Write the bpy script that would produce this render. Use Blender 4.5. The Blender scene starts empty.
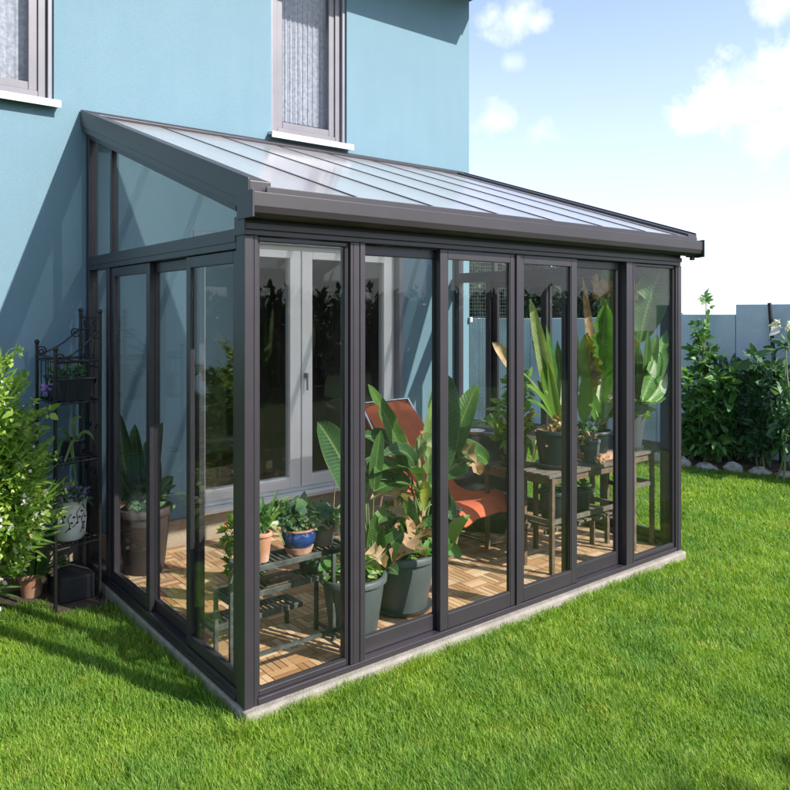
import bpy, math, random
import numpy as np
from mathutils import Vector, Matrix
random.seed(7); RNG = np.random.default_rng(7)
sc = bpy.context.scene
COL = sc.collection
R = math.radians

# ------------------------------------------------------------------ camera
F, HZ, CX = 740.0, 312.0, 395.0
ANG = R(51.5)
CAM = Vector((-1.466, -2.872, 1.7))
FWD = Vector((math.cos(ANG), math.sin(ANG), 0)); RGT = Vector((math.sin(ANG), -math.cos(ANG), 0))
def at(px, py, Y):
    """point of the plane y=Y seen at a photo pixel"""
    d = FWD + RGT * ((px - CX) / F) + Vector((0, 0, (HZ - py) / F))
    return CAM + d * ((Y - CAM.y) / d.y)
def atx(px, py, Xv):
    d = FWD + RGT * ((px - CX) / F) + Vector((0, 0, (HZ - py) / F))
    return CAM + d * ((Xv - CAM.x) / d.x)
cam = bpy.data.cameras.new('camera'); co = bpy.data.objects.new('camera', cam); COL.objects.link(co)
co.location = CAM; co.rotation_euler = (R(90), 0, ANG - R(90))
cam.sensor_width = 36; cam.lens = 36 * F / 790; cam.shift_y = (HZ - 395) / 790; cam.shift_x = 0
cam.clip_start = .05; cam.clip_end = 500
sc.camera = co

# ------------------------------------------------------------------ materials
def nodes(name):
    m = bpy.data.materials.new(name); m.use_nodes = True
    nt = m.node_tree
    return m, nt, nt.nodes['Principled BSDF'], nt.nodes['Material Output']
def N(nt, t, **k):
    n = nt.nodes.new(t)
    for a, b in k.items():
        if a.startswith('i_'): n.inputs[a[2:].replace('_', ' ')].default_value = b
        else: setattr(n, a, b)
    return n
def mixc(nt, fac, a, b, blend='MIX'):
    n = nt.nodes.new('ShaderNodeMix'); n.data_type = 'RGBA'; n.blend_type = blend
    for i, v in ((0, fac), (6, a), (7, b)):
        if hasattr(v, 'is_linked'): nt.links.new(v, n.inputs[i])
        else: n.inputs[i].default_value = v if i == 0 else (*v, 1)
    return n.outputs[2]
def surf(name, c1, c2=None, scale=8, rough=.6, bump=0, bscale=60, metal=0, spec=.5, detail=5, c3=None, s3=2.0, contrast=(.35, .65), coat=0):
    m, nt, p, o = nodes(name)
    tc = N(nt, 'ShaderNodeTexCoord')
    c2 = c2 or tuple(x * .8 for x in c1)
    n = N(nt, 'ShaderNodeTexNoise', i_Scale=scale, i_Detail=detail, i_Roughness=.6)
    nt.links.new(tc.outputs['Object'], n.inputs['Vector'])
    mr = N(nt, 'ShaderNodeMapRange'); mr.inputs[1].default_value, mr.inputs[2].default_value = contrast
    nt.links.new(n.outputs[0], mr.inputs[0])
    c = mixc(nt, mr.outputs[0], c1, c2)
    if c3:
        n3 = N(nt, 'ShaderNodeTexNoise', i_Scale=s3, i_Detail=6)
        nt.links.new(tc.outputs['Object'], n3.inputs['Vector'])
        mr3 = N(nt, 'ShaderNodeMapRange'); mr3.inputs[1].default_value = .5; mr3.inputs[2].default_value = .7
        nt.links.new(n3.outputs[0], mr3.inputs[0])
        c = mixc(nt, mr3.outputs[0], c, c3)
    nt.links.new(c, p.inputs['Base Color'])
    p.inputs['Roughness'].default_value = rough; p.inputs['Metallic'].default_value = metal
    p.inputs['Specular IOR Level'].default_value = spec; p.inputs['Coat Weight'].default_value = coat
    if bump:
        b = N(nt, 'ShaderNodeBump', i_Strength=bump, i_Distance=.01)
        nb = N(nt, 'ShaderNodeTexNoise', i_Scale=bscale, i_Detail=4)
        nt.links.new(tc.outputs['Object'], nb.inputs['Vector'])
        nt.links.new(nb.outputs[0], b.inputs['Height']); nt.links.new(b.outputs[0], p.inputs['Normal'])
    return m
def leafmat(name, cols, rough=.45, trans=.35, spec=.4, vein=0, noise=0, pos=None):
    m, nt, p, o = nodes(name)
    g = N(nt, 'ShaderNodeNewGeometry')
    cr = N(nt, 'ShaderNodeValToRGB')
    el = cr.color_ramp.elements
    while len(el) < len(cols): el.new(.5)
    for i, c in enumerate(cols):
        el[i].position = (pos[i] if pos else i / (len(cols) - 1)); el[i].color = (*c, 1)
    nt.links.new(g.outputs['Random Per Island'], cr.inputs[0])
    c = cr.outputs[0]
    tc = N(nt, 'ShaderNodeTexCoord')
    if noise:
        n = N(nt, 'ShaderNodeTexNoise', i_Scale=noise, i_Detail=4)
        nt.links.new(tc.outputs['Object'], n.inputs['Vector'])
        mr = N(nt, 'ShaderNodeMapRange'); mr.inputs[1].default_value = .35; mr.inputs[2].default_value = .65
        nt.links.new(n.outputs[0], mr.inputs[0])
        k = mixc(nt, mr.outputs[0], (.72, .72, .72), (1.25, 1.2, 1.1))
        c = mixc(nt, 1.0, c, k, 'MULTIPLY')
    if vein:
        aa = N(nt, 'ShaderNodeAttribute'); aa.attribute_name = 'lf'; sx_ = N(nt, 'ShaderNodeSeparateXYZ'); nt.links.new(aa.outputs['Vector'], sx_.inputs[0])
        def ma(op, a, b=None, cl=False):
            n = N(nt, 'ShaderNodeMath', operation=op); n.use_clamp = cl
            for i, v in enumerate((a, b)):
                if v is None: continue
                if hasattr(v, 'is_linked'): nt.links.new(v, n.inputs[i])
                else: n.inputs[i].default_value = v
            return n.outputs[0]
        ax_ = ma('ABSOLUTE', sx_.outputs[0])
        mid = ma('SUBTRACT', 1.0, ma('MULTIPLY', ax_, 9.0), True)
        edge = ma('MULTIPLY', ma('SUBTRACT', ax_, .90), 8.0, True)
        lat = ma('SINE', ma('ADD', ma('MULTIPLY', sx_.outputs[1], 150.0), ma('MULTIPLY', ax_, -14.0)))
        latm = ma('MULTIPLY', ma('ADD', lat, 1.0), .06)
        c = mixc(nt, ma('MULTIPLY', mid, .55), c, (.26, .34, .12)); c = mixc(nt, ma('MULTIPLY', edge, .5), c, (.30, .28, .10)); c = mixc(nt, latm, c, (.12, .22, .06))
    nt.links.new(c, p.inputs['Base Color'])
    p.inputs['Roughness'].default_value = rough; p.inputs['Specular IOR Level'].default_value = spec
    if vein:
        w_ = N(nt, 'ShaderNodeTexNoise', i_Scale=vein, i_Detail=2)
        nt.links.new(tc.outputs['Object'], w_.inputs['Vector'])
        class _W: pass
        w = _W(); w.outputs = [ma('ADD', w_.outputs[0], ma('MULTIPLY', lat, .12))]
        b = N(nt, 'ShaderNodeBump', i_Strength=.35, i_Distance=.01)
        nt.links.new(w.outputs[0], b.inputs['Height']); nt.links.new(b.outputs[0], p.inputs['Normal'])
    t = N(nt, 'ShaderNodeBsdfTranslucent')
    tcol = mixc(nt, 1.0, c, (1.5, 1.6, .7), 'MULTIPLY'); nt.links.new(tcol, t.inputs[0])
    mx = N(nt, 'ShaderNodeMixShader'); mx.inputs[0].default_value = trans
    nt.links.new(p.outputs[0], mx.inputs[1]); nt.links.new(t.outputs[0], mx.inputs[2])
    nt.links.new(mx.outputs[0], o.inputs[0])
    return m
def glassmat(name, tint=(.96, .98, .97), f0=.06, rough=0.0, diffuse=0.0, dcol=(.8, .8, .85), gcol=(1, 1, 1), kmax=1.0, pw=5.0, film=0.0):
    """thin pane: Schlick mix of clear transmission and mirror"""
    m, nt, p, o = nodes(name); nt.nodes.remove(p)
    lw = N(nt, 'ShaderNodeLayerWeight'); lw.inputs[0].default_value = .5
    pn = N(nt, 'ShaderNodeMath', operation='POWER'); pn.inputs[1].default_value = pw
    nt.links.new(lw.outputs['Facing'], pn.inputs[0])
    ma = N(nt, 'ShaderNodeMath', operation='MULTIPLY_ADD'); ma.inputs[1].default_value = (kmax - f0); ma.inputs[2].default_value = f0
    nt.links.new(pn.outputs[0], ma.inputs[0])
    tr = N(nt, 'ShaderNodeBsdfTransparent'); tr.inputs[0].default_value = (*tint, 1)
    gl = N(nt, 'ShaderNodeBsdfAnisotropic'); gl.inputs['Roughness'].default_value = rough; gl.inputs[0].default_value = (*gcol, 1)
    base = tr.outputs[0]
    if film:
        tcg = N(nt, 'ShaderNodeTexCoord'); mp = N(nt, 'ShaderNodeMapping'); mp.inputs['Scale'].default_value = (9, 9, 1.6); nt.links.new(tcg.outputs['Object'], mp.inputs[0])
        ng = N(nt, 'ShaderNodeTexNoise', i_Scale=1.5, i_Detail=8, i_Roughness=.7); nt.links.new(mp.outputs[0], ng.inputs['Vector'])
        mg = N(nt, 'ShaderNodeMapRange'); mg.inputs[1].default_value = .42; mg.inputs[2].default_value = .8; mg.inputs[3].default_value = film * .25; mg.inputs[4].default_value = film * 3
        nt.links.new(ng.outputs[0], mg.inputs[0]); dg = N(nt, 'ShaderNodeBsdfDiffuse'); dg.inputs[0].default_value = (.7, .7, .7, 1)
        m0 = N(nt, 'ShaderNodeMixShader'); nt.links.new(mg.outputs[0], m0.inputs[0]); nt.links.new(base, m0.inputs[1]); nt.links.new(dg.outputs[0], m0.inputs[2]); base = m0.outputs[0]
    if diffuse:
        df0 = N(nt, 'ShaderNodeBsdfDiffuse'); df0.inputs[0].default_value = (*dcol, 1); df1 = N(nt, 'ShaderNodeBsdfTranslucent'); df1.inputs[0].default_value = (*dcol, 1)
        df = N(nt, 'ShaderNodeMixShader'); df.inputs[0].default_value = .62; nt.links.new(df0.outputs[0], df.inputs[1]); nt.links.new(df1.outputs[0], df.inputs[2])
        mm = N(nt, 'ShaderNodeMixShader'); mm.inputs[0].default_value = diffuse
        nt.links.new(base, mm.inputs[1]); nt.links.new(df.outputs[0], mm.inputs[2]); base = mm.outputs[0]
    mx = N(nt, 'ShaderNodeMixShader')
    nt.links.new(ma.outputs[0], mx.inputs[0]); nt.links.new(base, mx.inputs[1]); nt.links.new(gl.outputs[0], mx.inputs[2])
    nt.links.new(mx.outputs[0], o.inputs[0])
    return m
M = {}
M['stucco'] = surf('blue_render', (.150, .252, .308), (.142, .241, .297), scale=2.2, rough=.9, bump=.45, bscale=260, c3=(.152, .249, .305), s3=5)
def weather(m):
    nt = m.node_tree; p = nt.nodes['Principled BSDF']; src = p.inputs['Base Color'].links[0].from_socket
    tc = N(nt, 'ShaderNodeTexCoord'); mp = N(nt, 'ShaderNodeMapping'); mp.inputs['Scale'].default_value = (5, 5, .5); nt.links.new(tc.outputs['Object'], mp.inputs[0])
    n = N(nt, 'ShaderNodeTexNoise', i_Scale=1.3, i_Detail=9, i_Roughness=.7); nt.links.new(mp.outputs[0], n.inputs['Vector'])
    n2 = N(nt, 'ShaderNodeTexNoise', i_Scale=160, i_Detail=2); nt.links.new(tc.outputs['Object'], n2.inputs['Vector'])
    c = mixc(nt, 1, src, mixc(nt, n.outputs[0], (.92, .93, .93), (1.08, 1.07, 1.07)), 'MULTIPLY')
    c = mixc(nt, 1, c, mixc(nt, n2.outputs[0], (.86, .86, .86), (1.14, 1.14, 1.14)), 'MULTIPLY')
    nt.links.new(c, p.inputs['Base Color'])
weather(M['stucco'])
M['plinthwall'] = surf('beige_base_render', (.36, .28, .21), (.30, .23, .17), scale=4, rough=.9, bump=.4, bscale=80)
M['alu'] = surf('anthracite_aluminium', (.031, .026, .033), (.026, .022, .028), scale=5, rough=.38, spec=.55, bump=.03, bscale=300)
M['gutter'] = surf('anthracite_gutter', (.033, .027, .031), (.026, .022, .026), scale=2.5, rough=.45, spec=.5)
M['seal'] = surf('black_rubber', (.015, .015, .017), scale=20, rough=.7)
M['white'] = surf('white_window_profile', (.84, .82, .82), (.80, .77, .77), scale=6, rough=.35, spec=.5)
M['upvc'] = surf('white_profile_toned_for_sun', (.175, .165, .185), (.15, .142, .16), scale=6, rough=.35)  # white upstairs frames, darkened in colour to offset the direct sun
M['sill'] = surf('white_aluminium_sill', (.55, .55, .57), (.50, .50, .53), scale=8, rough=.3)
M['guide'] = surf('grey_shutter_guide', (.20, .20, .235), (.18, .18, .21), scale=6, rough=.4)
M['glass'] = glassmat('clear_glass', (.965, .98, .975), f0=.020, film=.0009)
M['houseglass'] = glassmat('house_window_glass', (.90, .92, .93), f0=.022)
M['roofglass'] = glassmat('frosted_roof_sheet', (.84, .85, .88), f0=.20, rough=.13, diffuse=.55, dcol=(.93, .93, .96), pw=3.0, kmax=.55)
M['concrete'] = surf('weathered_concrete', (.29, .26, .23), (.21, .19, .16), scale=14, rough=.9, bump=.5, bscale=90, c3=(.24, .23, .19), s3=3)
M['fence'] = surf('grey_concrete_panel', (.66, .72, .80), (.56, .63, .71), scale=3, rough=.9, bump=.3, bscale=40, c3=(.42, .48, .52), s3=1.3)
M['stone'] = surf('rough_limestone', (.50, .47, .42), (.22, .20, .17), scale=12, rough=.9, bump=.9, bscale=25)
M['soil'] = surf('garden_soil', (.10, .07, .045), (.05, .035, .022), scale=18, rough=1, bump=1, bscale=60)
M['potsoil'] = surf('potting_soil', (.07, .05, .035), (.03, .022, .015), scale=40, rough=1, bump=1, bscale=120)
M['iron'] = surf('black_wrought_iron', (.012, .012, .014), (.02, .018, .018), scale=30, rough=.5, metal=.3)
M['galv'] = surf('galvanised_grey_metal', (.13, .135, .13), (.05, .055, .05), scale=22, rough=.55, metal=.4, bump=.2)
M['terra'] = surf('terracotta', (.42, .19, .11), (.52, .33, .24), scale=12, rough=.85, bump=.2, contrast=(.4, .7))
M['terradull'] = surf('lichened_terracotta', (.27, .20, .14), (.17, .14, .10), scale=14, rough=.9, bump=.3)
M['blueglaze'] = surf('cobalt_glaze', (.012, .028, .12), (.02, .05, .18), scale=10, rough=.12, spec=.7, coat=.6)
M['greypot'] = surf('grey_plastic_pot', (.075, .088, .09), (.055, .065, .066), scale=5, rough=.5, bump=.05)
M['darkpot'] = surf('dark_slate_plastic_pot', (.016, .021, .027), (.011, .015, .019), scale=6, rough=.42)
M['brownpot'] = surf('dark_brown_planter', (.035, .026, .024), (.05, .035, .03), scale=7, rough=.5)
M['navypot'] = surf('navy_plastic_pot', (.010, .015, .028), (.007, .010, .018), scale=6, rough=.4)
M['midpot'] = surf('mid_grey_pot', (.075, .08, .095), (.055, .06, .07), scale=6, rough=.5)
M['ceramic'] = surf('white_ceramic', (.72, .72, .70), (.66, .66, .64), scale=8, rough=.3)
M['oldwood'] = surf('weathered_brown_wood', (.085, .05, .032), (.16, .105, .07), scale=16, rough=.8, bump=.4, bscale=50)
M['greywood'] = surf('grey_weathered_wood', (.15, .12, .095), (.09, .07, .055), scale=18, rough=.85, bump=.4, bscale=50)
M['orange'] = surf('orange_canvas', (.47, .10, .035), (.38, .075, .03), scale=7, rough=.8, bump=.4, bscale=14)
M['chrome'] = surf('chromed_tube', (.7, .7, .72), (.6, .6, .63), scale=10, rough=.18, metal=1)
M['blackcloth'] = surf('black_cover_fabric', (.018, .017, .02), (.028, .026, .03), scale=9, rough=.75, bump=.5, bscale=9)
M['curtain'] = surf('pale_lace_curtain', (.44, .43, .47), (.26, .26, .29), scale=34, rough=.9, bump=.3)
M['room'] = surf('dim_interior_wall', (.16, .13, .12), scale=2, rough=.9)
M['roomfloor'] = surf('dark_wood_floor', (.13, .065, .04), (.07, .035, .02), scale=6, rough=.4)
M['blind'] = surf('dark_upholstery', (.03, .025, .03), scale=5, rough=.7)
M['roofdark'] = surf('eaves_board', (.12, .12, .13), scale=5, rough=.6)
M['bark'] = surf('bark', (.10, .075, .05), (.05, .038, .027), scale=14, rough=.95, bump=.8, bscale=30)
M['stem'] = surf('green_plant_stem', (.14, .20, .06), (.20, .22, .09), scale=20, rough=.6)
M['drystem'] = surf('dry_stem', (.30, .22, .13), (.18, .12, .07), scale=20, rough=.8)
# floor slats: colour by island
def slatmat():
    m, nt, p, o = nodes('hardwood_deck_slats')
    g = N(nt, 'ShaderNodeNewGeometry'); cr = N(nt, 'ShaderNodeValToRGB'); el = cr.color_ramp.elements
    el.new(.5); el.new(.8)
    for e, (q, c) in zip(el, ((0, (.29, .155, .07)), (.4, (.39, .23, .115)), (.75, (.49, .32, .18)), (1, (.58, .41, .26)))):
        e.position = q; e.color = (*c, 1)
    nt.links.new(g.outputs['Random Per Island'], cr.inputs[0])
    tc = N(nt, 'ShaderNodeTexCoord')
    n = N(nt, 'ShaderNodeTexNoise', i_Scale=1.6, i_Detail=6); nt.links.new(tc.outputs['Object'], n.inputs['Vector'])
    mr = N(nt, 'ShaderNodeMapRange'); mr.inputs[1].default_value = .4; mr.inputs[2].default_value = .62
    nt.links.new(n.outputs[0], mr.inputs[0])
    k = mixc(nt, mr.outputs[0], (1.05, .95, .85), (.92, .97, 1.02))
    c = mixc(nt, 1, cr.outputs[0], k, 'MULTIPLY')
    n2 = N(nt, 'ShaderNodeTexNoise', i_Scale=90, i_Detail=3); nt.links.new(tc.outputs['Object'], n2.inputs['Vector'])
    k2 = mixc(nt, n2.outputs[0], (.8, .8, .8), (1.2, 1.2, 1.2)); c = mixc(nt, 1, c, k2, 'MULTIPLY')
    nt.links.new(c, p.inputs['Base Color']); p.inputs['Roughness'].default_value = .7
    return m
M['slats'] = slatmat()
# foliage
M['banana'] = leafmat('broad_leaf_green', [(.035, .095, .022), (.055, .135, .03), (.085, .17, .04)], rough=.38, trans=.3, vein=20, noise=9)
M['bananapale'] = leafmat('broad_leaf_pale', [(.22, .31, .11), (.33, .40, .18)], rough=.4, trans=.35, vein=20, noise=9)
M['freshleaf'] = leafmat('broad_leaf_fresh', [(.07, .20, .03), (.11, .26, .04)], rough=.38, trans=.35, vein=20, noise=9)
M['deepleaf'] = leafmat('deep_green_leaf', [(.025, .07, .028), (.04, .095, .035)], rough=.35, trans=.2, vein=20, noise=9)
M['yellowleaf'] = leafmat('yellowing_leaf', [(.42, .36, .04), (.30, .32, .05)], rough=.5, trans=.4, noise=14)
M['deadleaf'] = leafmat('dead_leaf', [(.42, .27, .15), (.30, .17, .09), (.52, .38, .24)], rough=.8, trans=.2, noise=20)
M['palelitleaf'] = leafmat('pale_sunlit_leaf', [(.60, .64, .50), (.46, .54, .36)], rough=.35, trans=.35, noise=14)  # pale leaves; bright sun on the right-hand plants is put into this colour
M['limeleaf'] = leafmat('fresh_lime_leaf', [(.12, .24, .03), (.20, .32, .05), (.08, .18, .03)], trans=.4)
M['shrubleaf'] = leafmat('shrub_leaf', [(.10, .20, .03), (.20, .34, .05), (.32, .43, .08), (.42, .50, .15)], trans=.4, rough=.5)
M['hedgeleaf'] = leafmat('evergreen_leaf', [(.012, .035, .014), (.025, .06, .022), (.04, .085, .03)], trans=.2, rough=.5)
M['gardenleaf'] = leafmat('garden_leaf', [(.055, .15, .05), (.10, .22, .06), (.17, .30, .08)], trans=.3, rough=.5)
M['darkgarden'] = leafmat('dark_garden_leaf', [(.04, .10, .05), (.065, .15, .065), (.10, .19, .07)], trans=.25, rough=.5)
M['bluegreen'] = leafmat('blue_green_leaf', [(.05, .11, .07), (.09, .17, .09), (.14, .22, .08)], trans=.3, rough=.5)
M['petalwhite'] = leafmat('white_petal', [(.75, .74, .72), (.68, .62, .68)], trans=.3, rough=.6)
M['petalorange'] = leafmat('orange_petal', [(.65, .22, .03), (.6, .35, .05)], trans=.3, rough=.6)
M['petalpurple'] = leafmat('purple_petal', [(.20, .10, .42), (.34, .22, .55)], trans=.3, rough=.6)
M['petalpink'] = leafmat('faded_pink_petal', [(.60, .36, .28), (.55, .42, .35)], trans=.3, rough=.6)
def grassmat():
    m = leafmat('grass_blade', [(.105, .215, .022), (.165, .31, .03), (.23, .38, .04), (.38, .44, .11)], trans=.42, rough=.5, spec=.3, pos=[0, .35, .75, 1])
    nt = m.node_tree; p = nt.nodes['Principled BSDF']
    src = p.inputs['Base Color'].links[0].from_socket
    tc = N(nt, 'ShaderNodeTexCoord'); n = N(nt, 'ShaderNodeTexNoise', i_Scale=1.7, i_Detail=7, i_Roughness=.65)
    nt.links.new(tc.outputs['Object'], n.inputs['Vector'])
    mr = N(nt, 'ShaderNodeMapRange'); mr.inputs[1].default_value = .38; mr.inputs[2].default_value = .64
    nt.links.new(n.outputs[0], mr.inputs[0])
    k = mixc(nt, mr.outputs[0], (.66, .80, .95), (1.2, 1.08, .95))
    ny = N(nt, 'ShaderNodeTexNoise', i_Scale=4.3, i_Detail=6, i_Roughness=.7); nt.links.new(tc.outputs['Object'], ny.inputs['Vector'])
    my = N(nt, 'ShaderNodeMapRange'); my.inputs[1].default_value = .52; my.inputs[2].default_value = .72; nt.links.new(ny.outputs[0], my.inputs[0])
    k = mixc(nt, my.outputs[0], k, (1.45, 1.12, 1.3))
    c = mixc(nt, 1, src, k, 'MULTIPLY'); nt.links.new(c, p.inputs['Base Color'])
    for l in list(nt.links):
        if l.to_node.type == 'MIX' and l.from_socket == src and l.to_node.outputs[2].links and l.to_node.outputs[2].links[0].to_node.type == 'BSDF_TRANSLUCENT':
            nt.links.new(c, l.to_socket)
    return m
M['grass'] = grassmat()
M['turf'] = surf('turf_ground', (.08, .15, .02), (.05, .11, .015), scale=30, rough=1, bump=1, bscale=90, c3=(.13, .16, .05), s3=3)

# ------------------------------------------------------------------ mesh tools
class MB:
    def __init__(s): s.v = []; s.f = []; s.m = []; s.uv = {}
    def add(s, vs, fs, mi=0):
        o = len(s.v); s.v += [tuple(v) for v in vs]; s.f += [tuple(i + o for i in f) for f in fs]; s.m += [mi] * len(fs)
    def box(s, x0, x1, y0, y1, z0, z1, mi=0):
        x0, x1 = sorted((x0, x1)); y0, y1 = sorted((y0, y1)); z0, z1 = sorted((z0, z1))
        s.add([(x0, y0, z0), (x1, y0, z0), (x1, y1, z0), (x0, y1, z0), (x0, y0, z1), (x1, y0, z1), (x1, y1, z1), (x0, y1, z1)],
              [(0, 3, 2, 1), (4, 5, 6, 7), (0, 1, 5, 4), (1, 2, 6, 5), (2, 3, 7, 6), (3, 0, 4, 7)], mi)
    def hexa(s, lo, hi, mi=0):
        """bottom ring of four points, top ring of four points"""
        s.add(list(lo) + list(hi), [(0, 3, 2, 1), (4, 5, 6, 7), (0, 1, 5, 4), (1, 2, 6, 5), (2, 3, 7, 6), (3, 0, 4, 7)], mi)
    def prism(s, poly, axis, a, b, mi=0):
        """2D polygon swept along an axis ('x': poly in y,z; 'y': x,z; 'z': x,y)"""
        def p(q, t):
            return {'x': (t, q[0], q[1]), 'y': (q[0], t, q[1]), 'z': (q[0], q[1], t)}[axis]
        n = len(poly)
        s.add([p(q, a) for q in poly] + [p(q, b) for q in poly],
              [tuple(range(n))[::-1], tuple(range(n, 2 * n))] + [(i, (i + 1) % n, n + (i + 1) % n, n + i) for i in range(n)], mi)
    def bar(s, a, b, w, h, mi=0):
        a = Vector(a); b = Vector(b); d = (b - a).normalized()
        u = d.cross(Vector((0, 0, 1)))
        if u.length < 1e-3: u = Vector((1, 0, 0))
        u.normalize(); v = u.cross(d)
        c = [u * (w / 2) + v * (h / 2), -u * (w / 2) + v * (h / 2), -u * (w / 2) - v * (h / 2), u * (w / 2) - v * (h / 2)]
        s.hexa([a + q for q in c], [b + q for q in c], mi)
    def tube(s, pts, r, n=8, mi=0, cap=True):
        pts = [Vector(p) for p in pts]; k = len(pts)
        rs = r if isinstance(r, (list, tuple)) else [r] * k
        vs = []; prev = None
        for i, p in enumerate(pts):
            t = (pts[min(i + 1, k - 1)] - pts[max(i - 1, 0)])
            if t.length < 1e-9: t = Vector((0, 0, 1))
            t.normalize()
            if prev is None:
                u = t.cross(Vector((0, 0, 1)))
                if u.length < .1: u = t.cross(Vector((1, 0, 0)))
            else:
                u = prev - t * prev.dot(t)
            u.normalize(); prev = u; w = t.cross(u)
            for j in range(n):
                a = 2 * math.pi * j / n
                vs.append(p + (u * math.cos(a) + w * math.sin(a)) * rs[i])
        fs = [(i * n + j, i * n + (j + 1) % n, (i + 1) * n + (j + 1) % n, (i + 1) * n + j) for i in range(k - 1) for j in range(n)]
        if cap: fs += [tuple(range(n))[::-1], tuple(range((k - 1) * n, k * n))]
        s.add(vs, fs, mi)
    def lathe(s, prof, c=(0, 0, 0), n=28, mi=0, wob=0):
        vs = []; fs = []
        for (r, z) in prof:
            for j in range(n):
                a = 2 * math.pi * j / n
                rr = r * (1 + wob * math.sin(3 * a + z * 20))
                vs.append((c[0] + rr * math.cos(a), c[1] + rr * math.sin(a), c[2] + z))
        for i in range(len(prof) - 1):
            for j in range(n): fs.append((i * n + j, i * n + (j + 1) % n, (i + 1) * n + (j + 1) % n, (i + 1) * n + j))
        s.add(vs, fs, mi)
    def ball(s, c, r, mi=0, n=8, sq=(1, 1, 1)):
        prof = [(r * math.sin(math.pi * i / n) + 1e-5, -r * math.cos(math.pi * i / n)) for i in range(n + 1)]
        o = len(s.v); s.lathe(prof, (0, 0, 0), n + 2, mi)
        for i in range(o, len(s.v)):
            v = s.v[i]; s.v[i] = (c[0] + v[0] * sq[0], c[1] + v[1] * sq[1], c[2] + v[2] * sq[2])
    def leaf(s, p0, p1, p2, width, seg=9, fold=.25, mi=0, petiole=0.0, wave=0.0, jag=0.0, pw=.80, up=None, ex=.55, split=0):
        """leaf along a quadratic curve p0-p1-p2; the blade starts after the petiole fraction"""
        p0, p1, p2 = Vector(p0), Vector(p1), Vector(p2)
        up = Vector(up) if up else Vector((-.55 + random.uniform(-.35, .35), -.7 + random.uniform(-.3, .3), .5))
        B = lambda t: p0 * (1 - t) ** 2 + p1 * 2 * t * (1 - t) + p2 * t * t
        if petiole > 0:
            s.tube([B(petiole * k / 4) for k in range(5)], [.006, .0055, .005, .0045, .004], 5, mi)
        vs = []; ph = random.uniform(0, 6)
        for i in range(seg + 1):
            u = i / seg; t = petiole + (1 - petiole) * u
            c = B(t); d = (B(min(1, t + .02)) - B(max(0, t - .02))).normalized()
            sd = d.cross(up)
            if sd.length < .05: sd = d.cross(Vector((1, 0, 0)))
            sd.normalize(); nn = sd.cross(d).normalized()
            w = width / 2 * max(.02, math.sin(math.pi * min(1, max(0, u)) ** pw) ** ex)
            if jag: w *= 1 + random.uniform(-jag, jag)
            wl = w * (random.uniform(.35, .7) if (split and 1 < i < seg - 1 and random.random() < split) else 1); wr = w * (random.uniform(.35, .7) if (split and 1 < i < seg - 1 and random.random() < split) else 1)
            z1 = fold * w + wave * width * math.sin(ph + u * 11); z2 = fold * w + wave * width * math.sin(ph + 2 + u * 9)
            o_ = len(s.v) + len(vs)
            for j_ in range(5): s.uv[o_ + j_] = (j_ / 4 * 2 - 1, u, 1.0)
            vs += [c - sd * wl + nn * z1, c - sd * wl * .5 + nn * z1 * .35, c, c + sd * wr * .5 + nn * z2 * .35, c + sd * wr + nn * z2]
        s.add(vs, [(i * 5 + j, i * 5 + j + 1, i * 5 + j + 6, i * 5 + j + 5) for i in range(seg) for j in range(4)], mi)
    def build(s, name, mats, parent=None, smooth=False, bevel=0, link=True):
        if not isinstance(mats, (list, tuple)): mats = [mats]
        me = bpy.data.meshes.new(name); me.from_pydata(s.v, [], s.f)
        for m in mats: me.materials.append(m)
        if s.uv:
            at_ = me.attributes.new('lf', 'FLOAT_VECTOR', 'POINT'); arr = np.zeros((len(s.v), 3), np.float32)
            for k_, v_ in s.uv.items(): arr[k_] = v_
            at_.data.foreach_set('vector', arr.ravel())
        if len(mats) > 1: me.polygons.foreach_set('material_index', s.m)
        if smooth: me.polygons.foreach_set('use_smooth', [True] * len(me.polygons))
        me.update()
        o = bpy.data.objects.new(name, me); COL.objects.link(o)
        if smooth:
            try: me.set_sharp_from_angle(angle=R(50))
            except Exception: pass
        if bevel:
            b = o.modifiers.new('bevel', 'BEVEL'); b.width = bevel; b.segments = 2; b.limit_method = 'ANGLE'
        if parent: o.parent = parent; o.location = -Vector(parent['o']) if 'o' in parent else (0, 0, 0)
        return o
ORI = {}
def thing(name, label, cat, loc=(0, 0, 0), group=None):
    o = bpy.data.objects.new(name, None); COL.objects.link(o); o.location = loc; o.empty_display_size = .1
    o['label'] = label; o['category'] = cat
    if group: o['group'] = group
    return o
def part(mb, name, mats, root, smooth=False, bevel=0, label=None):
    """geometry given in world coordinates, stored relative to its thing"""
    base = root
    off = Vector(root.location)
    if root.parent is not None: off = Vector(root.parent.location)
    mb.v = [(v[0] - off.x, v[1] - off.y, v[2] - off.z) for v in mb.v]
    o = mb.build(name, mats, None, smooth, bevel); o.parent = base
    if label: o['label'] = label
    return o
def single(mb, name, mats, label, cat, loc, smooth=False, bevel=0, group=None, kind=None):
    l = Vector(loc); mb.v = [(v[0] - l.x, v[1] - l.y, v[2] - l.z) for v in mb.v]
    o = mb.build(name, mats, None, smooth, bevel); o.location = l
    if kind: o['kind'] = kind
    if label: o['label'] = label
    if cat: o['category'] = cat
    if group: o['group'] = group
    return o
def struct(mb, name, mats, smooth=False, bevel=0):
    o = mb.build(name, mats, None, smooth, bevel); o['kind'] = 'structure'; return o

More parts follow.
